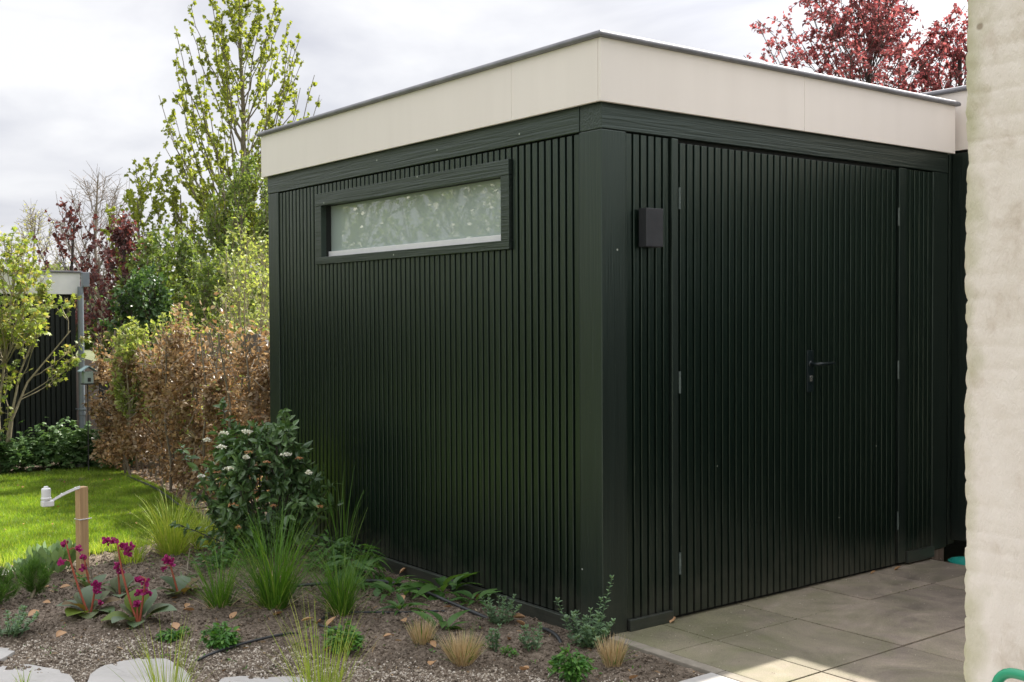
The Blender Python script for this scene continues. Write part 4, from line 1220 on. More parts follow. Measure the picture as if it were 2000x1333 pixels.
# bare trees far away
def bare_tree(label, base, h, rad, seed_n, mat, twigs=16, leafm=None, group='bare trees far behind the gardens', r0=.2):
    x, y, z = base
    tr_ = [(x, y, z), (x + .1, y, z + h * .3), (x - .1, y, z + h * .6), (x + .05, y, z + h * .96)]
    root = thing('bare_tree', label, 'tree', base, group)
    w_ = MB(); l_ = MB()
    tips_ = env_tips(seed_n, (x, y), z + h * .38, z + h, rad, zpeak=.45, power=.5, inner=.4)
    grow(w_, l_ if leafm else None, tr_, r0, tips_, T_KITE, .09, twigs=twigs, twig_len=h * .16, per_twig=5, attach=(.18, .8), upbend=.45,
         leaf_start=.3, spread=.7, twig_r=.012, limb_r=.35)
    # second order twigs
    for t_ in tips_:
        for q in range(7):
            d = rdir(1, .5)[0] * h * .09
            s0 = np.array(t_) - np.array([t_[0] - x, t_[1] - y, h * .3]) * rng.uniform(0, .35)
            w_.tube([s0, s0 + d * .5 + rng.normal(0, .03, 3), s0 + d], [.010, .008, .005], 3, cap=False)
    w_.build('trunk', mat, root)
    if leafm: l_.build('crown', leafm, root)
    return root


M['bark_far'] = surf_mat('far_bark', [(0.3, (0.17, 0.14, 0.12)), (0.7, (0.26, 0.22, 0.19))], scale=4, rough=0.9, bump=0)
M['far_leaf'] = leaf_mat('far_leaf', [(0.30, 0.31, 0.16), (0.38, 0.38, 0.2)], .4)
bare_tree('leafless round-crowned tree far behind the far shed', (10.95, 41.8, -.1), 7.3, 2.5, 46, M['bark_far'], twigs=14, r0=.12)
bare_tree('hazy far tree with faint new leaves, left of the leafless one', (10.5, 49.0, -.1), 6.5, 1.5, 18, M['bark_far'], leafm=M['far_leaf'], r0=.09)
bare_tree('hazy far tree at the left edge above the maple', (8.4, 50.0, -.1), 6.0, 1.4, 16, M['bark_far'], leafm=M['far_leaf'], r0=.09)


# shrubs between hedge and trees
def shrub(name, label, base, w, h, nt, wm, lm_, tmpl, ls, cat='shrub', stems=5, group=None, zlo=.25, **kw):
    x, y, z = base
    trs_ = []
    for i in range(stems):
        a = i * 6.283 / stems + rng.uniform(-.4, .4)
        e = (x + w * .45 * math.cos(a), y + w * .45 * math.sin(a), z + h * rng.uniform(.6, .9))
        mid = (x + w * .2 * math.cos(a), y + w * .2 * math.sin(a), z + h * .35)
        trs_.append([(x + .05 * math.cos(a), y + .05 * math.sin(a), z - .03), mid, e])
    tips_ = env_tips(nt, (x, y), z + h * zlo, z + h, w, zpeak=.45, power=.45, inner=.15)
    prm = dict(twigs=9, twig_len=h * .16, per_twig=9, attach=(.1, .95), upbend=.3, leaf_start=.2, twig_r=.003)
    prm.update(kw)
    return make_tree(name, label, cat, base, wm, lm_, trs_, kw.get('trunk_r_', .018) if 'trunk_r_' in kw else .018, tips_, tmpl, ls, group=group, **{k: v for k, v in prm.items() if k != 'trunk_r_'})


shrub('evergreen_bush', 'dense dark green evergreen bush behind the hedge', (1.02, 8.75, 0), .42, 1.98, 50, M['bark_dark'], M['dark'], T_KITE, .065, per_twig=12)
shrub('green_bush', 'broad mid-green bush behind the brown hedge', (1.75, 8.3, 0), .62, 2.15, 60, M['bark'], M['haw'], T_KITE, .055, per_twig=9)
shrub('pale_stemmed_bush', 'open yellow-green bush with pale crooked stems beside the shed wall', (1.55, 6.9, 0), .60, 1.95, 34, M['bark_pale'], M['yg'], T_KITE, .048, per_twig=6, stems=7, twigs=8)
shrub('yellow_green_bush', 'bright yellow-green bush poking above the hedge', (0.88, 7.5, 0), .34, 1.55, 30, M['bark_pale'], M['yg'], T_KITE, .046, per_twig=8)
shrub('yellow_green_bush', 'yellow-green bush behind the arched fence boards', (0.75, 8.9, 0), .30, 1.35, 22, M['bark_pale'], M['yg'], T_KITE, .046, per_twig=8)
shrub('laurel_bush', 'leafy green bush at the foot of the tall lime tree', (3.3, 10.3, 0), .9, 2.1, 60, M['bark'], M['haw'], T_KITE, .07, per_twig=9)
shrub('climbing_shrub', 'fresh green shrub growing through the hedge', (0.10, 6.55, 0.3), .26, 1.12, 30, M['bark_pale'], M['yg'], T_KITE, .042, per_twig=9, stems=3)
shrub('pale_stemmed_bush', 'tall loose yellow-green bush between the dark evergreen and the shed', (1.9, 7.9, 0), .55, 2.45, 44, M['bark_pale'], M['yg'], T_KITE, .05, per_twig=6, stems=6, twigs=9)
shrub('green_bush', 'leafy green bush between the copper tree and the lime trees', (2.1, 10.9, 0), .75, 2.6, 70, M['bark'], M['haw'], T_KITE, .07, per_twig=9)
shrub('green_bush', 'light green bush far behind the hedge, filling the gap by the shed', (3.0, 9.2, 0), .8, 2.7, 70, M['bark'], M['yg'], T_KITE, .06, per_twig=9)
shrub('pale_stemmed_bush', 'thin tall bush with bare crooked stems just behind the hedge near the shed', (.85, 5.75, 0), .42, 2.0, 26, M['bark_pale'], M['yg'], T_KITE, .045, per_twig=4, stems=6, twigs=7)
# distant tree line so the horizon is closed by greenery
N = 26000
th = rng.uniform(R(30), R(100), N); rr = 60 + rng.uniform(0, 6, N)
hh = 3.0 + .8 * hnoise(th * 10, th * 0, 2, 44)
P = np.stack([-3.5 + rr * np.cos(th), -3.9 + rr * np.sin(th), rng.uniform(0, 1, N) ** .8 * hh - .1], 1)
lf = MB(); lf.leaves(T_KITE, P, rdir(N), rdir(N), rng.uniform(.35, .7, N))
stuff(lf.build('far_wood', M['haw']), 'far green wood closing the horizon', 'wood')

# red plum trees behind the shed roof
bx_, by_ = 10.1, 5.9
tr = [(bx_, by_, -.1), (bx_, by_, 1.6), (bx_ + .1, by_, 3.2), (bx_ + .2, by_ - .1, 4.6), (bx_ + .3, by_ - .1, 5.6)]
tips = env_tips(170, (bx_ + .15, by_), 3.2, 6.35, 2.45, zpeak=.45, power=.55, inner=.08)
make_tree('plum_tree', 'red-leaved plum tree rising behind the shed roof', 'tree', (bx_, by_, 0), M['bark_dark'], M['plum'], tr, .07,
          tips, T_KITE, .066, twigs=10, twig_len=.40, per_twig=13, attach=(.2, .85), upbend=.1, leaf_start=.45, twig_r=.0045, twig_up=-.05, spread=.9, limb_r=.22)
bx_, by_ = 11.25, 4.95
tr = [(bx_, by_, -.1), (bx_, by_, 1.6), (bx_, by_, 3.2), (bx_, by_, 5.2)]
tips = env_tips(80, (bx_, by_), 3.0, 5.45, 1.5, zpeak=.5, power=.5, inner=.25)
make_tree('plum_tree', 'second red-leaved tree, cut off by the white house wall', 'tree', (bx_, by_, 0), M['bark_dark'], M['plum'], tr, .09,
          tips, T_KITE, .068, twigs=11, twig_len=.40, per_twig=12, attach=(.25, .92), upbend=.35, leaf_start=.35, twig_r=.005)

# maple-like shrub in the lawn border, left
bx_, by_ = -.72, 7.72
trs = [[(bx_ - .02, by_, -.05), (bx_ + .02, by_, .35), (bx_ + .14, by_, .95), (bx_ + .40, by_, 1.6)],
       [(bx_, by_, 0.0), (bx_ + .06, by_, .5), (bx_ + .22, by_ + .05, .85), (bx_ + .62, by_, 1.35)],
       [(bx_ - .05, by_, 0.0), (bx_ - .06, by_, .6), (bx_ + .05, by_ + .05, 1.3), (bx_ + .1, by_, 2.0)],
       [(bx_ - .08, by_, 0.0), (bx_ - .22, by_, .6), (bx_ - .35, by_ - .05, 1.2), (bx_ - .5, by_, 1.8)]]
tips = env_tips(62, (bx_ - .08, by_), 1.32, 2.30, .74, zpeak=.30, power=.4, inner=.15)
tips += [(bx_ + .62, by_ - .1, 1.12), (bx_ + .75, by_, 1.3), (bx_ + .7, by_ + .1, 1.05), (bx_ - .2, by_, .75), (bx_ + .03, by_, .9), (bx_ + .0, by_ - .1, .42)]
make_tree('maple_tree', 'small multi-stemmed maple with yellow-green leaves by the far shed', 'tree', (bx_, by_, 0), M['bark_pale'], M['maple'], trs, .020,
          tips, T_STAR, .056, twigs=8, twig_len=.22, per_twig=7, attach=(.5, .98), upbend=.35, leaf_start=.35, limb_r=.45, twig_r=.003, leaf_up=1.5)
# twig of a tree that hangs into the frame on the left
rt = thing('budding_tree', 'bare reddish twigs of a tree at the left edge against the sky', 'tree', (-2.3, 8.6, 0))
w_, l_ = MB(), MB()
grow(w_, l_, [(-2.3, 8.6, 0), (-2.25, 8.6, 1.5), (-2.1, 8.6, 3.0)], .04, env_tips(24, (-2.05, 8.6), 1.8, 3.3, .75, zpeak=.5, power=.4), T_KITE, .03,
     twigs=6, twig_len=.3, per_twig=4, attach=(.3, .95), twig_r=.004)
w_.build('trunk', M['bark_dark'], rt); l_.build('buds', M['copper'], rt)['kind'] = 'stuff'

# sunlit garden edge across from the shed wall: only its reflection shows in the window and paint
for i, (x, y, h, w, mt_, sp) in enumerate([(-6.6, 8.5, 4.6, 1.8, 'yg', 1), (-7.4, 12.0, 5.6, 2.1, 'yg', 1), (-6.9, 15.5, 5.2, 2.1, 'lime', 0), (-8.5, 19.5, 6.2, 2.4, 'yg', 1), (-6.3, 5.0, 3.4, 1.6, 'lime', 0), (-9.5, 24.5, 7.0, 2.6, 'yg', 0)]):
    tp = env_tips(46, (x, y), .3, h, w, zpeak=.4, power=.4, inner=.2)
    lab = ['round', 'tall yellow-green', 'broad', 'tall blossoming', 'low lime-green', 'far tall'][i] + ' tree along the left garden boundary, facing the shed wall'
    r_ = make_tree('garden_tree', lab, 'tree', (x, y, 0), M['bark'], M[mt_], [(x, y, 0), (x, y, h * .5), (x, y, h * .9)], .09, tp, T_KITE, .075,
                   twigs=11, twig_len=.8, per_twig=34, attach=(.1, .95), leaf_start=.2, twig_r=.01)
    if sp:
        bl = MB(); q = np.array(env_tips(1500, (x, y), .6, h, w * 1.05, zpeak=.4, power=.4, inner=.5)) + rng.normal(0, .12, (1500, 3))
        bl.leaves(T_DISC, q, rdir(1500), rdir(1500), rng.uniform(.04, .09, 1500)); bl.build('blossom', M['whitepetal'], r_)

# ------------------------------------------------------------------ far shed, pipe, bird house
fs = thing('far_shed', 'low black shed with cream fascia beyond the lawn, far left', 'shed', (-1.5, 8.3, 0))
c = MB(); c.box((-5.0, 8.33, -.1), (0.13, 10.5, 1.72)); c.build('wall', M['cladfar'], fs)
c = MB(); slats_x(c, -4.9, .12, -.05, 1.72, yf=8.31, yb=8.329); c.build('cladding', M['cladfar'], fs)
c = MB(); c.box((-5.05, 8.27, 1.722), (0.165, 10.55, 1.945)); c.build('fascia', M['white'], fs, bevel=.003)
c = MB(); c.box((-5.07, 8.25, 1.946), (0.185, 10.57, 1.965)); c.build('coping', M['coping'], fs, bevel=.003)
dp = thing('drainpipe', 'grey round drainpipe on the corner of the far shed', 'pipe', (.15, 8.22, 0))
c = MB(); c.lathe((.152, 8.22, 0), [(.031, -.05), (.031, .46), (.036, .465), (.036, .50), (.031, .505), (.030, 1.80)], 20); c.build('tube', M['pipe'], dp, smooth=False)
c = MB(); c.box((.168, 8.18, 1.80), (.235, 8.262, 1.95)); c.build('hopper', M['pipe'], dp, bevel=.004)
c = MB(); c.lathe((.152, 8.22, 0), [(.031, .515), (.040, .518), (.040, .535), (.031, .538)], 20); c.box((.105, 8.20, .52), (.122, 8.29, .533)); c.build('pipe_clip', M['pipe'], dp)
bh = thing('bird_house', 'small blue-grey bird house on a thin black pole beside the drainpipe', 'bird house', (-.10, 7.20, 0))
bxx, byy = -.10, 7.20
c = MB(); c.tube([(bxx, byy, -.02), (bxx, byy, .85)], .006, 8); c.build('pole', M['rubber'], bh)
c = MB(); w2 = .042
c.box((bxx - w2, byy - w2, .852), (bxx + w2, byy + w2, .965)); c.build('box', M['birdwall'], bh, bevel=.002)
c = MB(); c.box((bxx - .012, byy - w2 - .003, .868), (bxx + .018, byy - w2 + .001, .905)); c.build('entrance', M['rubber'], bh)
c = MB()
for sgn in (-1, 1):
    v = [(bxx, byy - .06, 1.012), (bxx, byy + .06, 1.012), (bxx + sgn * .078, byy + .06, .962), (bxx + sgn * .078, byy - .06, .962)]
    v2 = [(a_, b_, z_ + .007) for a_, b_, z_ in v]
    c.add(v + v2, [(0, 1, 2, 3), (4, 7, 6, 5), (0, 3, 7, 4), (1, 5, 6, 2), (2, 6, 7, 3), (0, 4, 5, 1)])
c.build('roof', M['birdroof'], bh)
c = MB(); c.box((bxx - .05, byy - .055, .840), (bxx + .05, byy + .05, .851)); c.build('floor', M['rubber'], bh)


def arch_panel(x0, x1, y, z0, z1, rise, name, label, mat, axis='x'):
    a = np.linspace(0, math.pi, 15)
    prof_ = [(x0, z0)] + [((x0 + x1) / 2 - (x1 - x0) / 2 * math.cos(t), z1 + rise * math.sin(t)) for t in a] + [(x1, z0)]
    k_ = len(prof_)
    v = []
    for off in (0, .025):
        for p_, z_ in prof_:
            v.append((p_, y + off, z_) if axis == 'x' else (y + off, p_, z_))
    mb = MB()
    mb.add(v, [(i, (i + 1) % k_, k_ + (i + 1) % k_, k_ + i) for i in range(k_)])
    mb.l.append(np.arange(k_)); mb.s.append(np.array([k_])); mb.l.append(np.arange(2 * k_ - 1, k_ - 1, -1)); mb.s.append(np.array([k_]))
    org = ((x0 + x1) / 2, y, 0) if axis == 'x' else (y, (x0 + x1) / 2, 0)
    root = thing(name, label, 'fence', org, 'arched fence boards behind the hedge')
    mb.build('board', mat, root)
    return root


r1 = arch_panel(.10, .40, 8.45, 0, .91, .13, 'fence_panel', 'round-topped grey-brown fence board between drainpipe and hedge', M['fence'])
c = MB(); c.box((.41, 8.46, 0), (.52, 8.49, .98)); c.build('slot', M['rubber'], r1)
c = MB(); c.box((.525, 8.45, 0), (.60, 8.48, 1.0)); c.build('post', M['fence'], r1)
M['fence_dark'] = surf_mat('fence_dark', [(0.3, (0.09, 0.085, 0.085)), (0.7, (0.14, 0.13, 0.125))], scale=3, rough=0.8, bump=0.2)
arch_panel(5.15, 5.75, .80, 0, 1.20, .13, 'fence_panel', 'dark arch-topped fence board over the hedge near the shed', M['fence_dark'], 'y')
arch_panel(7.2, 7.8, .80, 0, 1.18, .13, 'fence_panel', 'dark arch-topped fence board over the middle of the hedge', M['fence_dark'], 'y')
c = MB()
c.lathe((.02, 7.75, 0), [(0.0, -.02), (.09, -.01), (.135, .08), (.145, .17), (.12, .25), (.07, .29), (0, .30)], 24)
tag(c.build('round_stone', M['potstone'], org=(.02, 7.75, 0), smooth=True), 'rounded pale stone behind the bird house pole', 'stone')

# ------------------------------------------------------------------ border geraniums
def mound(name, label, cat, base, rx, ry, h, n_, tmpl, ls, mat, group=None, up=.9, stems=40, smat=None):
    root = thing(name, label, cat, base, group)
    x, y, z = base
    u = rng.uniform(0, 6.283, n_); q = rng.uniform(0, 1, n_) ** .5; e = rng.uniform(.1, 1, n_) ** .7
    r_ = q * np.sqrt(np.clip(1 - e * e * .55, 0, 1))
    lump = 1 + .18 * hnoise(np.cos(u) * 2, np.sin(u) * 2, 2, int(abs(x * 100)) % 97)
    P_ = np.stack([x + rx * r_ * np.cos(u) * lump, y + ry * r_ * np.sin(u) * lump, z + h * e * lump * (1 - .35 * q ** 2)], 1)
    out_ = np.stack([np.cos(u), np.sin(u), np.full(n_, .1)], 1)
    mb = MB(); mb.leaves(tmpl, P_, out_ + rdir(n_) * .7, np.array([[0, 0, up]]) + out_ * .4 + rdir(n_) * .5, ls * rng.uniform(.6, 1.25, n_))
    sb = MB()
    for i in range(min(stems, n_)):
        sb.tube([(x + rng.normal(0, .03), y + rng.normal(0, .03), z - .02), (P_[i] + np.array([x, y, z])) / 2 + np.array([0, 0, .02]), P_[i]], [.002, .002, .0012], 3, cap=False)
    sb.build('stem', smat or M['herb'], root)
    mb.build('leaves', mat, root)
    return root


G = 'geraniums along the far edge of the lawn'
for i, (x, y, rx, h, lab) in enumerate([
    (-1.45, 7.75, .34, .30, 'leafy geranium at the far left end of the lawn border'),
    (-1.02, 7.72, .32, .31, 'leafy geranium just left of the maple stems'),
    (-.62, 7.66, .34, .32, 'leafy geranium right of the maple stems'),
    (-.26, 7.66, .30, .38, 'tallest leafy geranium, in the middle of the lawn border'),
    (.04, 7.62, .27, .33, 'leafy geranium in front of the drainpipe'),
    (.22, 7.42, .18, .26, 'small leafy geranium at the hedge end of the border')]):
    mound('geranium', lab, 'plant', (x, y, 0), rx, .26, h, 900, T_STAR, .07, M['geran'], G)
# a few long blades above them
c = MB(); n = 26
c.blades(np.stack([rng.uniform(-1.3, .15, n), rng.uniform(7.7, 7.9, n), np.zeros(n)], 1), rng.uniform(-.6, .8, n), rng.uniform(.35, .52, n), rng.uniform(.1, .4, n), rng.uniform(.4, 1.1, n), np.full(n, .006), 6)
stuff(c.build('border_grass', M['grass']), 'long grass blades above the geranium border', 'grass')

# ------------------------------------------------------------------ viburnum
vb = thing('viburnum', 'dark green viburnum bush with white flower heads at the shed corner', 'shrub', (-.50, 2.62, 0))
wood, lf = MB(), MB()
vx, vy = -.46, 2.62
nst = 7
stems_ = []
for i in range(nst):
    a = i * 6.283 / nst + .3
    stems_.append([(vx + .03 * math.cos(a), vy + .03 * math.sin(a), -.03), (vx + .12 * math.cos(a), vy + .12 * math.sin(a), .25), (vx + .24 * math.cos(a), vy + .24 * math.sin(a), .6)])
tips = env_tips(115, (vx, vy), .06, .80, .40, zpeak=.45, power=.38, inner=.2)
# shoots that stick out of the outline
shoots = [(-.52, 3.05, .93), (-.26, 2.72, .86), (-.85, 2.9, .62), (-.82, 2.75, .40), (-.10, 2.40, .42), (-.05, 2.5, .30), (-.36, 2.45, .78), (-.90, 2.85, .22)]
tips += shoots
cents = np.array([s_[-1] for s_ in stems_]); tips = np.array(tips)
own = np.argmin(np.linalg.norm(tips[:, None, :2] - cents[None, :, :2], axis=2), axis=1)
for q, s_ in enumerate(stems_):
    grow(wood, lf, s_, .009, tips[own == q], T_LEAF4, .062, twigs=7, twig_len=.12, per_twig=6, attach=(.05, .95), upbend=.25, leaf_start=.3, twig_r=.0018, leaf_up=1.2, limb_r=.5)
wood.build('stem', M['bark_dark'], vb); lf.build('leaves', M['vib'], vb)


def flower_head(c_, r_, mat, parent, name, n_=70, sz=.009):
    mb = MB()
    u = rng.uniform(0, 6.283, n_); q = np.sqrt(rng.uniform(0, 1, n_)) * r_
    P_ = np.stack([c_[0] + q * np.cos(u), c_[1] + q * np.sin(u), c_[2] + .012 - .35 * q ** 2 / r_ + rng.normal(0, .003, n_)], 1)
    mb.leaves(T_DISC, P_, rdir(n_, 0, .4), rdir(n_, 2.5), sz * rng.uniform(.8, 1.3, n_))
    mb.build(name, mat, parent)


def px3(px, py, d):       # a spot on a sight line of the photograph at distance d, used for the flower positions
    r_ = CF + CR * ((px - 1000) / 2211.9) - CU * ((py - 666.5) / 2211.9)
    p_ = Vector((-3.4858, -3.8516, 1.4824)) + r_ * d
    return (p_.x, p_.y, p_.z)


for px_, py_, d_, r_ in [(405, 862, 6.75, .020), (437, 848, 6.8, .028), (482, 845, 6.85, .034), (432, 875, 6.65, .026), (558, 890, 6.5, .034), (603, 926, 6.5, .018),
                         (447, 918, 6.5, .022), (393, 933, 6.7, .018), (480, 896, 6.6, .018)]:
    flower_head(px3(px_, py_, d_ - .25), r_ * .95, M['whitepetal'], vb, 'flower_head', 90, .010)
for px_, py_, d_, r_ in [(503, 817, 6.9, .030), (455, 988, 6.48, .032), (535, 991, 6.4, .018), (585, 898, 6.5, .020), (425, 925, 6.6, .024), (520, 905, 6.5, .026), (625, 992, 6.4, .016), (465, 1033, 6.4, .018), (485, 885, 6.7, .03)]:
    flower_head(px3(px_, py_, d_ - .2), r_ * 1.0, M['bud'], vb, 'flower_bud', 50, .007)


# ------------------------------------------------------------------ grasses
def grass_clump(label, base, n_, L, spread, bendm, mat, rad=.035, w=.004, group='fresh ornamental grass clumps', dry=True, th=.15):
    root = thing('grass_clump', label, 'grass', base, group)
    x, y, z = base
    a = rng.uniform(0, 6.283, n_); r_ = rad * np.sqrt(rng.uniform(0, 1, n_))
    P_ = np.stack([x + r_ * np.cos(a), y + r_ * np.sin(a), np.full(n_, z - .01)], 1)
    mb = MB()
    mb.blades(P_, a + rng.normal(0, .4, n_), L * rng.uniform(.45, 1.1, n_), np.abs(rng.normal(th, spread, n_)), rng.uniform(.2, bendm, n_), w * rng.uniform(.6, 1.2, n_), 7)
    mb.build('blades', mat, root)
    if dry and n_ >= 150:
        m_ = n_ // 8
        mb = MB(); a = rng.uniform(0, 6.283, m_)
        mb.blades(np.stack([x + rad * np.cos(a), y + rad * np.sin(a), np.full(m_, z)], 1), a, L * rng.uniform(.15, .45, m_), rng.uniform(.5, 1.3, m_), rng.uniform(.2, .7, m_), np.full(m_, w), 4)
        mb.build('dry_blades', M['straw'], root)
    return root


grass_clump('tallest green grass clump, right in front of the viburnum', (-.955, 1.42, 0), 440, .60, .46, 1.35, M['grass'], .06)
grass_clump('green grass clump between the tallest clump and the dock plants', (-.74, 1.12, 0), 280, .40, .42, 1.2, M['grass'], .05)
grass_clump('green grass clump right of the bergenias', (-1.18, 1.58, 0), 210, .38, .42, 1.2, M['grass'], .045)
grass_clump('sunlit pale yellow-green grass clump left of the viburnum', (-.86, 3.06, 0), 330, .44, .42, 1.2, M['grass_yellow'], .08, w=.0055)
grass_clump('low bright grass tuft behind the wooden stake', (-1.15, 2.98, 0), 130, .17, .3, .9, M['grass_yellow'], .07, w=.005)
grass_clump('pale grass clump beside the viburnum base at the lawn edge', (-.62, 3.12, 0), 160, .34, .3, 1.0, M['grass_yellow'], .07, w=.005)
grass_clump('thin tall grass against the shed wall', (-.16, 2.15, 0), 40, .62, .12, .9, M['grass'], .05)
grass_clump('tall yellow-green grass at the bottom edge, cut off by the frame, right one', (-1.50, -.10, -.02), 150, .46, .22, .6, M['grass_yellow'], .07, w=.0035, dry=False, th=.1)
grass_clump('tall yellow-green grass at the bottom edge, cut off by the frame, left one', (-1.95, .26, -.02), 110, .37, .22, .6, M['grass_yellow'], .05, w=.0035, dry=False, th=.1)
grass_clump('sprig of yellow grass over the bottom left flagstone', (-2.29, .92, -.02), 16, .13, .3, .9, M['grass_yellow'], .02, w=.005, dry=False)


def stub(label, base, n_, h, rad, spread):
    root = thing('grass_stub', label, 'grass', base, 'cut-back tan grass stubs')
    x, y, z = base
    a = rng.uniform(0, 6.283, n_); q = np.sqrt(rng.uniform(0, 1, n_))
    P_ = np.stack([x + q * rad * np.cos(a), y + q * rad * np.sin(a), np.full(n_, z - .01)], 1)
    mb = MB()
    mb.blades(P_, a + rng.normal(0, .3, n_), h * rng.uniform(.75, 1.1, n_), q * spread + rng.normal(0, .06, n_), rng.uniform(-.05, .15, n_), rng.uniform(.0028, .0048, n_), 2)
    mb.build('stubble', M['straw'], root)
    m_ = n_ // 7
    mb = MB(); a = rng.uniform(0, 6.283, m_)
    mb.blades(np.stack([x + rad * .8 * np.cos(a), y + rad * .8 * np.sin(a), np.full(m_, z)], 1), a, h * rng.uniform(.5, 1.5, m_), rng.uniform(.1, 1.2, m_), rng.uniform(.1, .8, m_), np.full(m_, .003), 4)
    mb.build('loose_blades', M['grass'], root)
    return root


stub('leftmost and narrowest cut-back tan grass stub, near the dock leaves', (-.715, .42, 0), 260, .125, .030, .5)
stub('widest cut-back tan grass stub, in the middle of the bed front', (-.72, .10, 0), 420, .135, .042, .62)
stub('cut-back tan grass stub against the kerb at the patio corner', (-.235, -.32, 0), 300, .125, .036, .42)

# ------------------------------------------------------------------ low herbs
HG = 'low fresh green herb clumps'
mound('herb_clump', 'round fresh green herb clump below the bergenias', 'plant', (-1.435, .96, 0), .075, .075, .085, 420, T_LEAF, .030, M['herb'], HG)
mound('herb_clump', 'flat thin green herb clump left of the round one', 'plant', (-1.57, 1.21, 0), .075, .05, .04, 170, T_LEAF, .026, M['herb'], HG)
mound('herb_clump', 'fresh green herb clump below the grass clumps', 'plant', (-1.03, .58, 0), .085, .085, .095, 460, T_LEAF, .030, M['herb'], HG)
mound('herb_clump', 'bright green herb clump at the bottom edge near the kerb', 'plant', (-.49, -.35, 0), .070, .065, .095, 420, T_LEAF, .028, M['herb'], HG)
mound('herb_clump', 'tiny green seedling tuft between the stubs', 'plant', (-.50, .06, 0), .03, .03, .03, 40, T_LEAF, .02, M['herb'], HG, stems=6)
mound('herb_clump', 'tiny green tuft behind the left bergenia', 'plant', (-1.56, 2.6, 0), .035, .035, .035, 60, T_LEAF, .022, M['herb'], HG, stems=6)
mound('rosette', 'low green leafy rosette behind the dock plants by the shed plinth', 'plant', (-.33, 1.72, 0), .13, .13, .15, 110, T_DOCK, .10, M['dock'], None, stems=8)


def catmint(label, base, stems_list, ls=.026):
    root = thing('catmint', label, 'plant', base, 'grey-green catmint plants')
    sb, lb_ = MB(), MB()
    x, y, z = base
    for (dx, dy, h, ox, oy) in stems_list:
        p0 = np.array([x + ox, y + oy, z - .01]); p2 = np.array([x + dx, y + dy, z + h]); p1 = (p0 + p2) / 2 + np.array([0, 0, .02])
        pts_ = bez(p0, p1, p2, 8)
        sb.tube(pts_, np.linspace(.0022, .0012, 8), 4)
        nn = max(4, int(h / .017))
        P_, D_, S_ = [], [], []
        for k in range(nn):
            t = (k + .6) / nn
            i = min(int(t * 7), 6); q = pts_[i] + (pts_[i + 1] - pts_[i]) * (t * 7 - i)
            a = k * 1.57 + rng.uniform(-.3, .3)
            for s2 in (0, math.pi):
                P_.append(q); D_.append((math.cos(a + s2), math.sin(a + s2), .45)); S_.append(ls * rng.uniform(.8, 1.2) * (1.1 - .45 * t))
        for k in range(4):
            P_.append(p2); D_.append((math.cos(k * 1.57), math.sin(k * 1.57), 1.6)); S_.append(ls * .7)
        D_ = np.array(D_); U_ = np.tile([[0, 0, 1.0]], (len(D_), 1)) + rdir(len(D_)) * .2
        lb_.leaves(T_OVAL, np.array(P_), D_, U_, np.array(S_))
    sb.build('stem', M['grey_herb'], root); lb_.build('leaves', M['grey_herb'], root)
    return root


def rs(n_, r_, h):
    out_ = []
    for i in range(n_):
        a = rng.uniform(0, 6.283); q = r_ * math.sqrt(rng.uniform(.05, 1))
        out_.append((q * math.cos(a), q * math.sin(a), h * rng.uniform(.5, 1.1) * (1.15 - .5 * q / r_), q * .4 * math.cos(a), q * .4 * math.sin(a)))
    return out_


# camera right vector in plan is (.79,-.61): the tall stem leans to that side
catmint('large grey-green catmint with one tall stem, at the shed corner post', (-.115, -.03, -.01), rs(30, .13, .15) + [(.085, -.065, .30, .02, -.02), (-.11, .085, .20, -.05, .04), (.05, -.03, .2, .02, 0)], .032)
catmint('bushy grey-green catmint against the shed plinth', (-.215, .50, 0), rs(24, .10, .15), .026)
catmint('small grey-green catmint beside the end of the black hose', (-.36, .06, 0), rs(14, .07, .10), .026)
catmint('sprig of grey-green catmint near the middle of the bed front', (-.50, .16, 0), rs(8, .04, .10), .028)
catmint('grey-green catmint at the left edge of the bed', (-2.13, 1.78, 0), rs(26, .13, .12), .028)


def dock(label, base, n_, L, az0=0, spread=6.283):
    root = thing('dock_plant', label, 'plant', base, 'broad-leaved dock plants by the shed')
    x, y, z = base
    mb = MB()
    a = az0 + (np.arange(n_) + rng.uniform(-.9, .9, n_)) / n_ * spread
    D_ = np.stack([np.cos(a), np.sin(a), rng.uniform(.2, 2.4, n_)], 1)
    P_ = np.stack([x + .015 * np.cos(a), y + .015 * np.sin(a), np.full(n_, z)], 1)
    U_ = np.tile([[0, 0, 1.0]], (n_, 1)) - D_ * np.array([1, 1, 0]) * .4 + rdir(n_) * .5
    P_ += rng.normal(0, L * .12, (n_, 3)) * np.array([1, 1, 0])
    mb.leaves(T_DOCK, P_, D_, U_, L * rng.uniform(.4, 1.1, n_))
    mb.build('leaves', M['dock'], root, smooth=True)
    return root


dock('largest dock plant arching against the shed wall', (-.13, 1.12, 0), 22, .21)
dock('low dock plant in front of the shed plinth, right of the largest one', (-.12, .86, 0), 14, .13)
dock('dock plant behind the black hose, left of the largest one', (-.36, 1.22, 0), 11, .15)
dock('dock plant growing between the hoses right of the grass clumps', (-.50, .93, .01), 12, .13)
dock('upright dock leaves behind the narrow grass stub', (-.55, .52, 0), 9, .14, -.5, 3)
mound('herb_clump', 'loose green weeds at the foot of the viburnum, left side', 'plant', (-.82, 2.42, 0), .16, .12, .13, 260, T_LEAF, .036, M['dock'], None)
mound('herb_clump', 'loose green weeds between the viburnum and the shed wall', 'plant', (-.28, 2.05, 0), .16, .16, .17, 280, T_LEAF, .04, M['dock'], None)
mound('herb_clump', 'small weeds between the bergenias and the viburnum', 'plant', (-1.12, 2.2, 0), .10, .08, .05, 90, T_LEAF, .024, M['sage'], None)
dock('dock plant near the viburnum foot', (-.25, 1.45, 0), 12, .16)

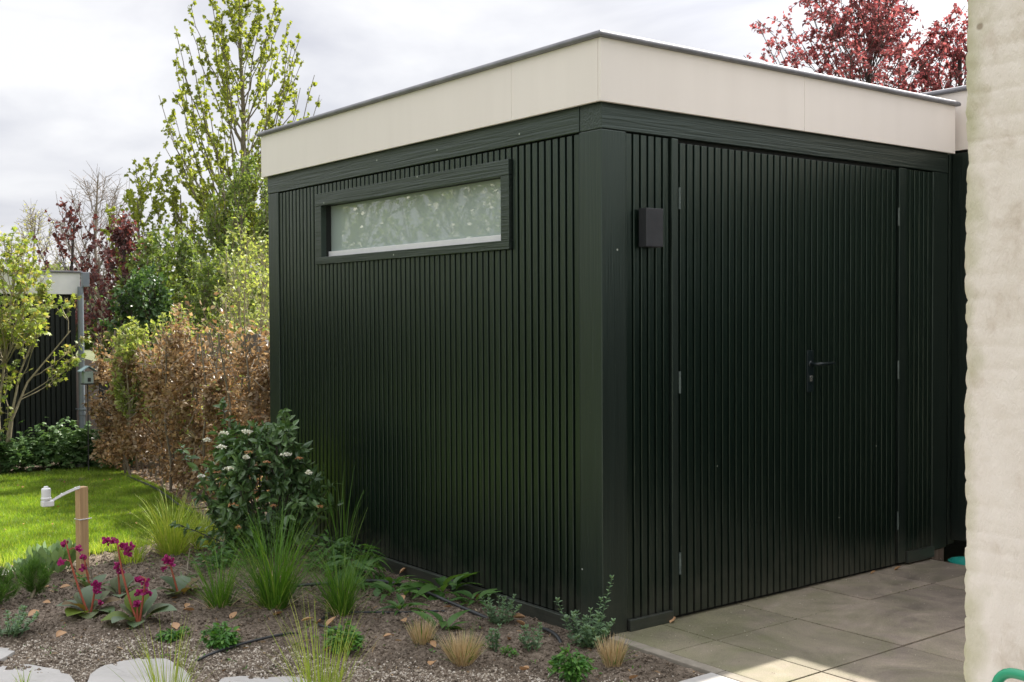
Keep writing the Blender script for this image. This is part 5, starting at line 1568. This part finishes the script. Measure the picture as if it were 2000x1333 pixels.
# ------------------------------------------------------------------ bergenias
def bergenia(label, base, leaves_, stalks):
    root = thing('bergenia', label, 'flower', base, 'bergenias with magenta flowers')
    x, y, z = base
    k_ = len(leaves_)
    for (az, el, L) in leaves_:
        mb = MB()
        el = el * 1.5 + .35; L = L * .98
        d_ = np.array([[math.cos(az), math.sin(az), el]])
        up_ = np.array([[-math.cos(az) * el * .6, -math.sin(az) * el * .6, 1.0]]) + rdir(1) * .15
        mb.leaves(T_BIG, np.array([[x + .01 * math.cos(az), y + .01 * math.sin(az), z + .004]]), d_, up_, np.array([L]))
        mb.tube([(x, y, z), (x + .3 * L * math.cos(az) * .6, y + .3 * L * math.sin(az) * .6, z + .3 * L * el * .6)], .004, 5)
        o_ = mb.build('leaf', M[str(rng.choice(['berg', 'berg', 'berg_red', 'berg_yellow', 'berg_dull', 'berg_dull']))], root, smooth=True)
        md = o_.modifiers.new('sub', 'SUBSURF'); md.levels = 1; md.render_levels = 1
    for (dx, dy, h, bend, heads) in stalks:
        p0 = np.array([x, y, z - .01]); p2 = np.array([x + dx, y + dy, z + h])
        p1 = p0 + (p2 - p0) * .5 + np.array([bend * .79, -bend * .61, 0])
        pts_ = bez(p0, p1, p2, 12)
        st_ = MB(); st_.tube(pts_, np.linspace(.0062, .0042, 12), 8)
        so_ = st_.build('stalk', M['bark_red'], root, smooth=True)
        fl = MB(); br = MB()
        for (t, off, r_, n_) in heads:
            i = min(int(t * 11), 10); q = pts_[i] + (pts_[i + 1] - pts_[i]) * (t * 11 - i)
            c_ = q + np.array([off[0] * .79, -off[0] * .61, off[1]])
            br.tube([q, (q + c_) / 2 + np.array([0, 0, .01]), c_], [.003, .0025, .002], 5)
            P_ = c_ + rdir(n_) * r_ * rng.uniform(.3, 1, (n_, 1)) * np.array([1, 1, .8])
            dn_ = rdir(n_, -.4)
            for s2 in range(4):
                fl.leaves(T_ROUND, P_, dn_ + rdir(n_) * .6, rdir(n_), .0165 * rng.uniform(.8, 1.2, n_))
        (fl.build('flowers', M['magenta'], root) if len(heads) > 1 else fl.build('flower', M['magenta'], root)); br.build('flower_branch', M['bark_red'], root)
    return root


A = math.radians
bergenia('bergenia with a tall red stalk and drooping magenta flowers, nearest the stake', (-1.735, 1.88, 0),
         [(A(150), .25, .155), (A(190), .5, .15), (A(215), .15, .15), (A(250), .05, .13), (A(300), .1, .14), (A(-20), .35, .15), (A(20), .9, .14), (A(70), 1.6, .15), (A(110), 1.2, .13)],
         [(-.088, .068, .36, -.02, [(1.0, (-.012, .002), .020, 13), (.9, (.052, .006), .016, 9), (.75, (-.05, .0), .020, 12)]),
          (.025, -.02, .155, .005, [(1.0, (0, 0), .024, 20), (.85, (.01, -.01), .02, 14), (.5, (.035, -.01), .010, 5)])])
bergenia('bergenia with the longest bent red stalk, in front of the others', (-1.60, 1.56, 0),
         [(A(160), .12, .16), (A(200), .2, .15), (A(240), .08, .11), (A(-40), .3, .18), (A(-15), .5, .15), (A(30), 1.8, .17), (A(75), 2.2, .17), (A(120), .8, .13)],
         [(-.078, .060, .39, -.028, [(1.0, (-.055, .012), .020, 12), (1.0, (-.015, .018), .018, 12), (.97, (.03, .0), .022, 16), (.97, (.058, -.002), .022, 16), (.93, (.05, -.02), .014, 8)]),
          (.028, -.02, .22, .0, [(1.0, (-.035, .0), .020, 14), (.98, (.0, -.01), .018, 10), (.72, (.015, .0), .022, 16), (.70, (-.03, .0), .012, 5)]),
          (-.005, .0, .10, -.01, [(1.0, (-.01, 0), .018, 14)])])
bergenia('small bergenia with reddish upright leaves behind the front two, right one', (-1.50, 2.13, 0),
         [(A(0), 1.6, .12), (A(40), 1.9, .13), (A(80), 1.2, .12), (A(250), .2, .10), (A(330), .5, .12), (A(150), .6, .1)],
         [(-.01, .0, .17, 0, [(1.0, (-.005, 0), .022, 16), (.85, (.012, 0), .018, 12)])])
bergenia('small bergenia with reddish upright leaves behind the front two, left one', (-1.60, 2.28, 0),
         [(A(160), .8, .13), (A(200), 1.2, .13), (A(240), .3, .12), (A(320), .6, .12), (A(20), 1.3, .12)],
         [(-.03, .02, .19, 0, [(1.0, (-.005, 0.01), .018, 12), (.8, (-.015, 0), .018, 12)])])
bergenia('bergenia with a round yellow-green leaf beside the grass clump', (-1.25, 1.94, 0),
         [(A(140), 1.3, .14), (A(180), .4, .13), (A(220), .3, .12), (A(300), .5, .12), (A(0), .8, .13), (A(60), .9, .13)],
         [(-.045, .035, .21, 0, [(1.0, (-.01, 0.0), .024, 20), (.9, (.01, 0), .022, 16), (.8, (-.04, -.01), .012, 6)])])

# sage and small pines at the left edge
def sage(label, base, n_, r_, h):
    root = thing('sage_plant', label, 'plant', base, 'soft grey-green sage plants')
    x, y, z = base
    mb = MB(); sb = MB()
    a = rng.uniform(0, 6.283, n_); q = r_ * np.sqrt(rng.uniform(0, 1, n_))
    P_ = np.stack([x + q * np.cos(a), y + q * np.sin(a), z + rng.uniform(0, .55, n_) * h], 1)
    D_ = np.stack([np.cos(a) * .5, np.sin(a) * .5, np.full(n_, 1.1)], 1) + rdir(n_) * .25
    mb.leaves(T_OVAL, P_, D_, np.stack([np.cos(a), np.sin(a), np.full(n_, .3)], 1) + rdir(n_) * .4, h * .55 * rng.uniform(.6, 1.1, n_))
    for i in range(12):
        sb.tube([(x, y, z - .01), P_[i]], [.003, .002], 4)
    sb.build('stem', M['bark_pale'], root); mb.build('leaves', M['sage'], root, smooth=True)


sage('broad grey-green sage left of the wooden stake', (-1.60, 3.02, 0), 80, .13, .17)
sage('smaller grey-green sage left of the broad one', (-1.76, 2.94, 0), 55, .10, .12)
sage('sage leaves at the left edge above the pines', (-2.03, 2.80, 0), 30, .07, .17)


def dwarf_pine(label, base, r_, h):
    root = thing('dwarf_pine', label, 'shrub', base, 'small soft-needled pines')
    x, y, z = base
    w_, l_ = MB(), MB()
    w_.tube([(x - .03, y - .03, z - .01), (x - .01, y - .02, z + .03), (x, y, z + .06)], [.008, .008, .006], 6)
    for t_ in env_tips(34, (x, y), z + .03, z + h, r_, zpeak=.45, power=.45, inner=.1):
        t_ = np.array(t_); s0 = np.array([x, y, z + .04])
        w_.tube(bez(s0, (s0 + t_) / 2 + np.array([0, 0, -.01]), t_, 4), [.004, .003, .003, .002], 4)
        d = (t_ - s0); d /= np.linalg.norm(d) + 1e-6; d = d * .6 + np.array([0, 0, .7]); d /= np.linalg.norm(d)
        k_ = 110
        P_ = t_ + d * rng.uniform(-.05, .03, (k_, 1))
        D_ = d * 1.0 + rdir(k_) * .75
        l_.leaves((np.array([(-.02, 0, 0), (.02, 0, 0), (.008, 1, 0), (-.008, 1, 0)]), [(0, 1, 2, 3)]), P_, D_, rdir(k_), rng.uniform(.03, .05, k_))
    w_.build('trunk', M['bark_pale'], root); l_.build('needles', M['pine'], root)


dwarf_pine('dwarf pine tuft with fine green needles, right one of the pair', (-1.84, 2.46, 0), .085, .16)
dwarf_pine('dwarf pine tuft with fine green needles, cut off by the left edge', (-2.04, 2.38, 0), .10, .16)

# ------------------------------------------------------------------ stake and sensor
sx_, sy_ = -1.478, 2.84
st_ = thing('wooden_stake', 'square tan wooden stake in the flower bed', 'stake', (sx_, sy_, 0))
c = MB(); hw = .0265
ang = R(12); ca, sa = math.cos(ang), math.sin(ang)
v = [(sx_ + ca * a - sa * b_, sy_ + sa * a + ca * b_, z_) for z_ in (-.1, .503) for a, b_ in ((-hw, -hw), (hw, -hw), (hw, hw), (-hw, hw))]
c.add(v, [(0, 3, 2, 1), (4, 5, 6, 7), (0, 1, 5, 4), (1, 2, 6, 5), (2, 3, 7, 6), (3, 0, 4, 7)])
c.build('post', M['wood'], st_, bevel=.002)
tie = MB()
cn = [(sx_ + ca * a - sa * b_, sy_ + sa * a + ca * b_, .318 + z_) for a, b_, z_ in ((-.029, -.029, 0), (.029, -.029, 0), (.029, .029, .002), (-.029, .029, 0), (-.029, -.029, 0))]
tie.tube(cn, .003, 6); tie.tube([cn[1], (cn[1][0] + .012, cn[1][1] - .008, .322)], .003, 6)
tag(tie.build('cable_tie', M['white'], org=(sx_, sy_, .318)), 'white cable tie round the wooden stake', 'tie')
rsn = thing('rain_sensor', 'white plastic rain sensor on an arm beside the top of the stake', 'sensor', (-1.64, 2.95, .42))
dx_, dy_ = -1.652, 2.925
c = MB(); c.lathe((dx_, dy_, 0), [(0, .512), (.012, .512), (.014, .503), (.024, .500), (.026, .493), (.026, .450), (.029, .447), (.029, .440), (.025, .437), (.025, .432)], 24); c.build('cap', M['white'], rsn, smooth=False)
c = MB(); c.box((dx_ - .026, dy_ - .024, .396), (dx_ + .040, dy_ + .024, .431)); c.build('base', M['white'], rsn, bevel=.006)
c = MB()
a0 = np.array([dx_ + .032, dy_ - .012, .425]); a1 = np.array([sx_ - .018, sy_ - .030, .502])
pts_ = bez(a0, (a0 + a1) / 2 + np.array([0, 0, .012]), a1, 7)
c.tube(pts_, .0055, 6); c.tube(pts_ + np.array([0, 0, .009]), .003, 5)
c.lathe((float(pts_[2][0]), float(pts_[2][1]), 0), [(0, pts_[2][2] + .016), (.006, pts_[2][2] + .014), (.006, pts_[2][2]), (0, pts_[2][2])], 8)
c.lathe((float(pts_[5][0]), float(pts_[5][1]), 0), [(0, pts_[5][2] + .014), (.007, pts_[5][2] + .012), (.007, pts_[5][2]), (0, pts_[5][2])], 8)
c.build('arm', M['white'], rsn)

# ------------------------------------------------------------------ hoses
def hose(pts, r_, label):
    p = np.array(pts, float)
    q = []
    for i in range(len(p) - 1):
        p0 = p[max(i - 1, 0)]; a, b_ = p[i], p[i + 1]; p3 = p[min(i + 2, len(p) - 1)]
        for t in np.linspace(0, 1, 8, endpoint=False):
            q.append(.5 * ((2 * a) + (-p0 + b_) * t + (2 * p0 - 5 * a + 4 * b_ - p3) * t * t + (-p0 + 3 * a - 3 * b_ + p3) * t ** 3))
    q.append(p[-1]); q = np.array(q)
    mb = MB(); mb.tube(q, r_, 8)
    return tag(mb.build('drip_hose', M['hose'], org=tuple(p[0]), smooth=True), label, 'hose', 'black irrigation hoses on the soil')


hose([(-.94, 1.866, .012), (-.719, 1.762, .012), (-.324, 1.60, .015), (-.24, 1.396, .02), (-.224, 1.148, .025), (-.237, .89, .02), (-.239, .664, .012), (-.19, .55, -.02)], .0085, 'black hose running beside the dock plants towards the shed corner')
hose([(-.129, .318, -.02), (-.14, .26, .005), (-.153, .193, .010), (-.178, .11, .006), (-.20, .05, -.02)], .0085, 'short bow of black hose showing by the corner catmint')
hose([(-.80, 1.18, .0), (-.644, 1.025, .010), (-.526, .918, .012), (-.345, .823, .008), (-.28, .78, -.01)], .005, 'thin black hose behind the narrow grass stub')
hose([(-.83, 1.10, .0), (-.90, 1.04, .012), (-.945, .96, .012), (-.93, .89, .012), (-.88, .83, .0)], .006, 'small loop of black hose below the tallest grass clump')
hose([(-1.60, .86, -.012), (-1.512, .868, .006), (-1.343, .911, .010), (-1.144, .93, .010), (-1.05, .95, -.01)], .006, 'black hose right of the round herb clump')
hose([(.10, 6.9, .0), (.044, 6.4, .015), (-.01, 5.76, .02), (-.09, 5.2, .018), (-.17, 4.75, .015), (-.22, 4.3, .01)], .010, 'black hose along the edge of the lawn below the hedge')

# ------------------------------------------------------------------ fallen leaves
tv, tf = leaf_t(.65, 4, -.28, .35)
lm0 = MB(); lm0.add(tv * .055 - np.array([0, .027, 0]), tf)
fl0 = lm0.build('fallen_leaf', M['dead'], org=(0, 0, 0), smooth=True)
tag(fl0, 'curled dry tan leaf lying on the soil or paving', 'leaf', 'dry fallen leaves')
spots = [(-1.676, 2.486), (-1.755, 2.55), (-1.626, 1.774), (-1.969, 1.536), (-1.963, 2.02), (-.958, 1.061), (-.93, .99), (-1.311, 1.685), (-1.336, 1.591), (-1.207, 1.354),
         (-1.304, 1.877), (-.883, .954), (-1.109, .576), (-.795, .588), (-.711, .33), (-.389, 1.103), (-.286, 1.226), (-.287, .84), (-.03, 1.664), (-.057, .917), (-.146, .446),
         (-.206, .346), (.432, -.022), (2.054, -.02), (2.247, -.05), (-.867, .106), (-.40, .20), (-.62, -.2), (-1.3, 1.1), (-1.02, 1.25), (-.6, .75), (-1.5, 1.35), (-1.85, 2.2), (-.33, -.55)]
where = ['on the soil between the dwarf pines and the stake', 'on the soil behind the right dwarf pine', 'between the two front bergenias', 'at the left end of the gravel', 'on the soil at the left edge below the dwarf pine',
         'under the tallest grass clump, left of the small hose loop', 'touching the small hose loop', 'left of the grass clump beside the bergenias, farther one', 'left of the grass clump beside the bergenias, nearer one', 'in front of the smallest green grass clump',
         'behind the grass clump beside the bergenias', 'inside the small hose loop', 'between the two round herb clumps', 'left of the widest tan stub', 'in front of the narrow tan stub',
         'right of the grass clumps beside a dock plant', 'between the dock plants behind the hose', 'between hose and lowest dock plant', 'against the shed plinth behind the dock plants', 'against the shed plinth right of the dock plants', 'beside the bushy catmint at the plinth',
         'between the catmint plants near the plinth', 'on the patio at the end of the front plinth', 'on the patio below the right door leaf', 'on the patio below the right hinges', 'in front of the widest tan stub', 'between the widest stub and the small catmint',
         'on the gravel left of the front herb clump', 'behind the round herb clump', 'behind the hose below the tallest grass', 'behind the narrow tan stub', 'in front of the flat herb clump', 'left of the bergenia nearest the stake', 'on the soil beside the kerb']
for i, (x, y) in enumerate(spots):
    o = fl0 if i == 0 else fl0.copy()
    if i: COL.objects.link(o)
    zz_ = .012 if x < 0 else .004
    o.location = (x, y, zz_); o.rotation_euler = (rng.uniform(-.5, .5), rng.uniform(-.4, .4), rng.uniform(0, 6.28)); s2 = rng.uniform(.7, 1.25); o['label'] = 'dry tan fallen leaf ' + where[i]
    o.scale = (s2, s2, s2 * rng.uniform(.8, 1.6))

# crumbs of leaf and stalk over the bed, petals on the lawn, grit on the patio
N = 1500
P = np.stack([rng.uniform(-2.6, -.02, N), rng.uniform(-.65, 3.2, N), np.zeros(N)], 1); P[:, 2] = soil_z(P[:, 0], P[:, 1]) + .006
lf = MB(); lf.leaves(T_KITE, P[:700], rdir(700, 0, .3), rdir(700, 2), rng.uniform(.006, .018, 700))
lf.leaves(T_NARROW, P[700:], rdir(N - 700, 0, .25), rdir(N - 700, 2), rng.uniform(.012, .045, N - 700))
stuff(lf.build('bed_litter', M['beech']), 'small crumbs of dry leaf and stalk over the bed', 'litter')
N = 260
P = np.stack([rng.uniform(-2.6, -.05, N), rng.uniform(-.6, 3.1, N), np.zeros(N)], 1); P[:, 2] = soil_z(P[:, 0], P[:, 1]) + .003
P = np.repeat(P, 5, 0) + rng.normal(0, .008, (N * 5, 3)) * np.array([1, 1, .3])
lf = MB(); lf.leaves(T_LEAF, P, rdir(N * 5, .5), rdir(N * 5, 1.5), rng.uniform(.007, .018, N * 5))
stuff(lf.build('seedlings', M['herb']), 'tiny weed seedlings sprouting all over the bed', 'weeds')
N = 80
P = np.stack([rng.uniform(-3, .1, N), rng.uniform(3.5, 7.3, N), np.full(N, .022)], 1); P = P[P[:, 1] > lawn_edge(P[:, 0]) + .05]
lf = MB(); lf.leaves(T_DISC, P, rdir(len(P), 0, .3), rdir(len(P), 2), rng.uniform(.008, .022, len(P)))
stuff(lf.build('fallen_petals', M['bud']), 'pale bud scales fallen on the lawn', 'petals')
N = 500
P = np.stack([rng.uniform(.08, 2.8, N), -.01 - np.abs(rng.normal(0, .5, N)) ** 1.3, np.full(N, .003)], 1)
lf = MB(); lf.leaves(OCT, P, rdir(N, 0, .3), rdir(N, 2), rng.uniform(.002, .006, N))
stuff(lf.build('patio_grit', M['pebble']), 'fine grit and crumbs on the patio slabs', 'grit')
N = 420
jx = rng.choice(xj[1:5], N); jy = rng.uniform(-2.0, 0, N); sw = rng.uniform(0, 1, N) < .5
P = np.stack([np.where(sw, jx, rng.uniform(.1, 2.8, N)), np.where(sw, jy, rng.choice(yj[1:3], N)), np.full(N, -.004)], 1); P[:, :2] += rng.normal(0, .002, (N, 2))
P = P[hnoise(P[:, 0], P[:, 1], 4, 61) > -.2]
lf = MB(); lf.leaves(OCT, P, rdir(len(P), 0, .2), rdir(len(P), 2), rng.uniform(.006, .013, len(P)))
M['moss'] = surf_mat('moss', [(0.3, (0.05, 0.06, 0.02)), (0.7, (0.11, 0.12, 0.05))], scale=40, rough=1, bump=.5, bscale=200)
stuff(lf.build('joint_moss', M['moss']), 'moss and dirt in the joints of the patio', 'moss')

# twigs: a few dead sticks in the bed
for i, (p, lab) in enumerate([([(-1.02, 2.42, 0), (-.98, 2.50, .06), (-.96, 2.52, .13)], 'thin upright dead twig left of the viburnum'),
                              ([(-1.10, 2.62, .03), (-1.02, 2.46, .03), (-.98, 2.36, .0)], 'dead stick lying on the soil left of the viburnum'),
                              ([(-1.50, 2.55, 0), (-1.53, 2.60, .10), (-1.56, 2.62, .17)], 'thin bare twig at the foot of the stake')]):
    c = MB(); c.tube(p, [.006, .005, .003], 6)
    tag(c.build('dead_twig', M['bark'], org=p[0]), lab, 'twig', 'dead twigs in the bed')
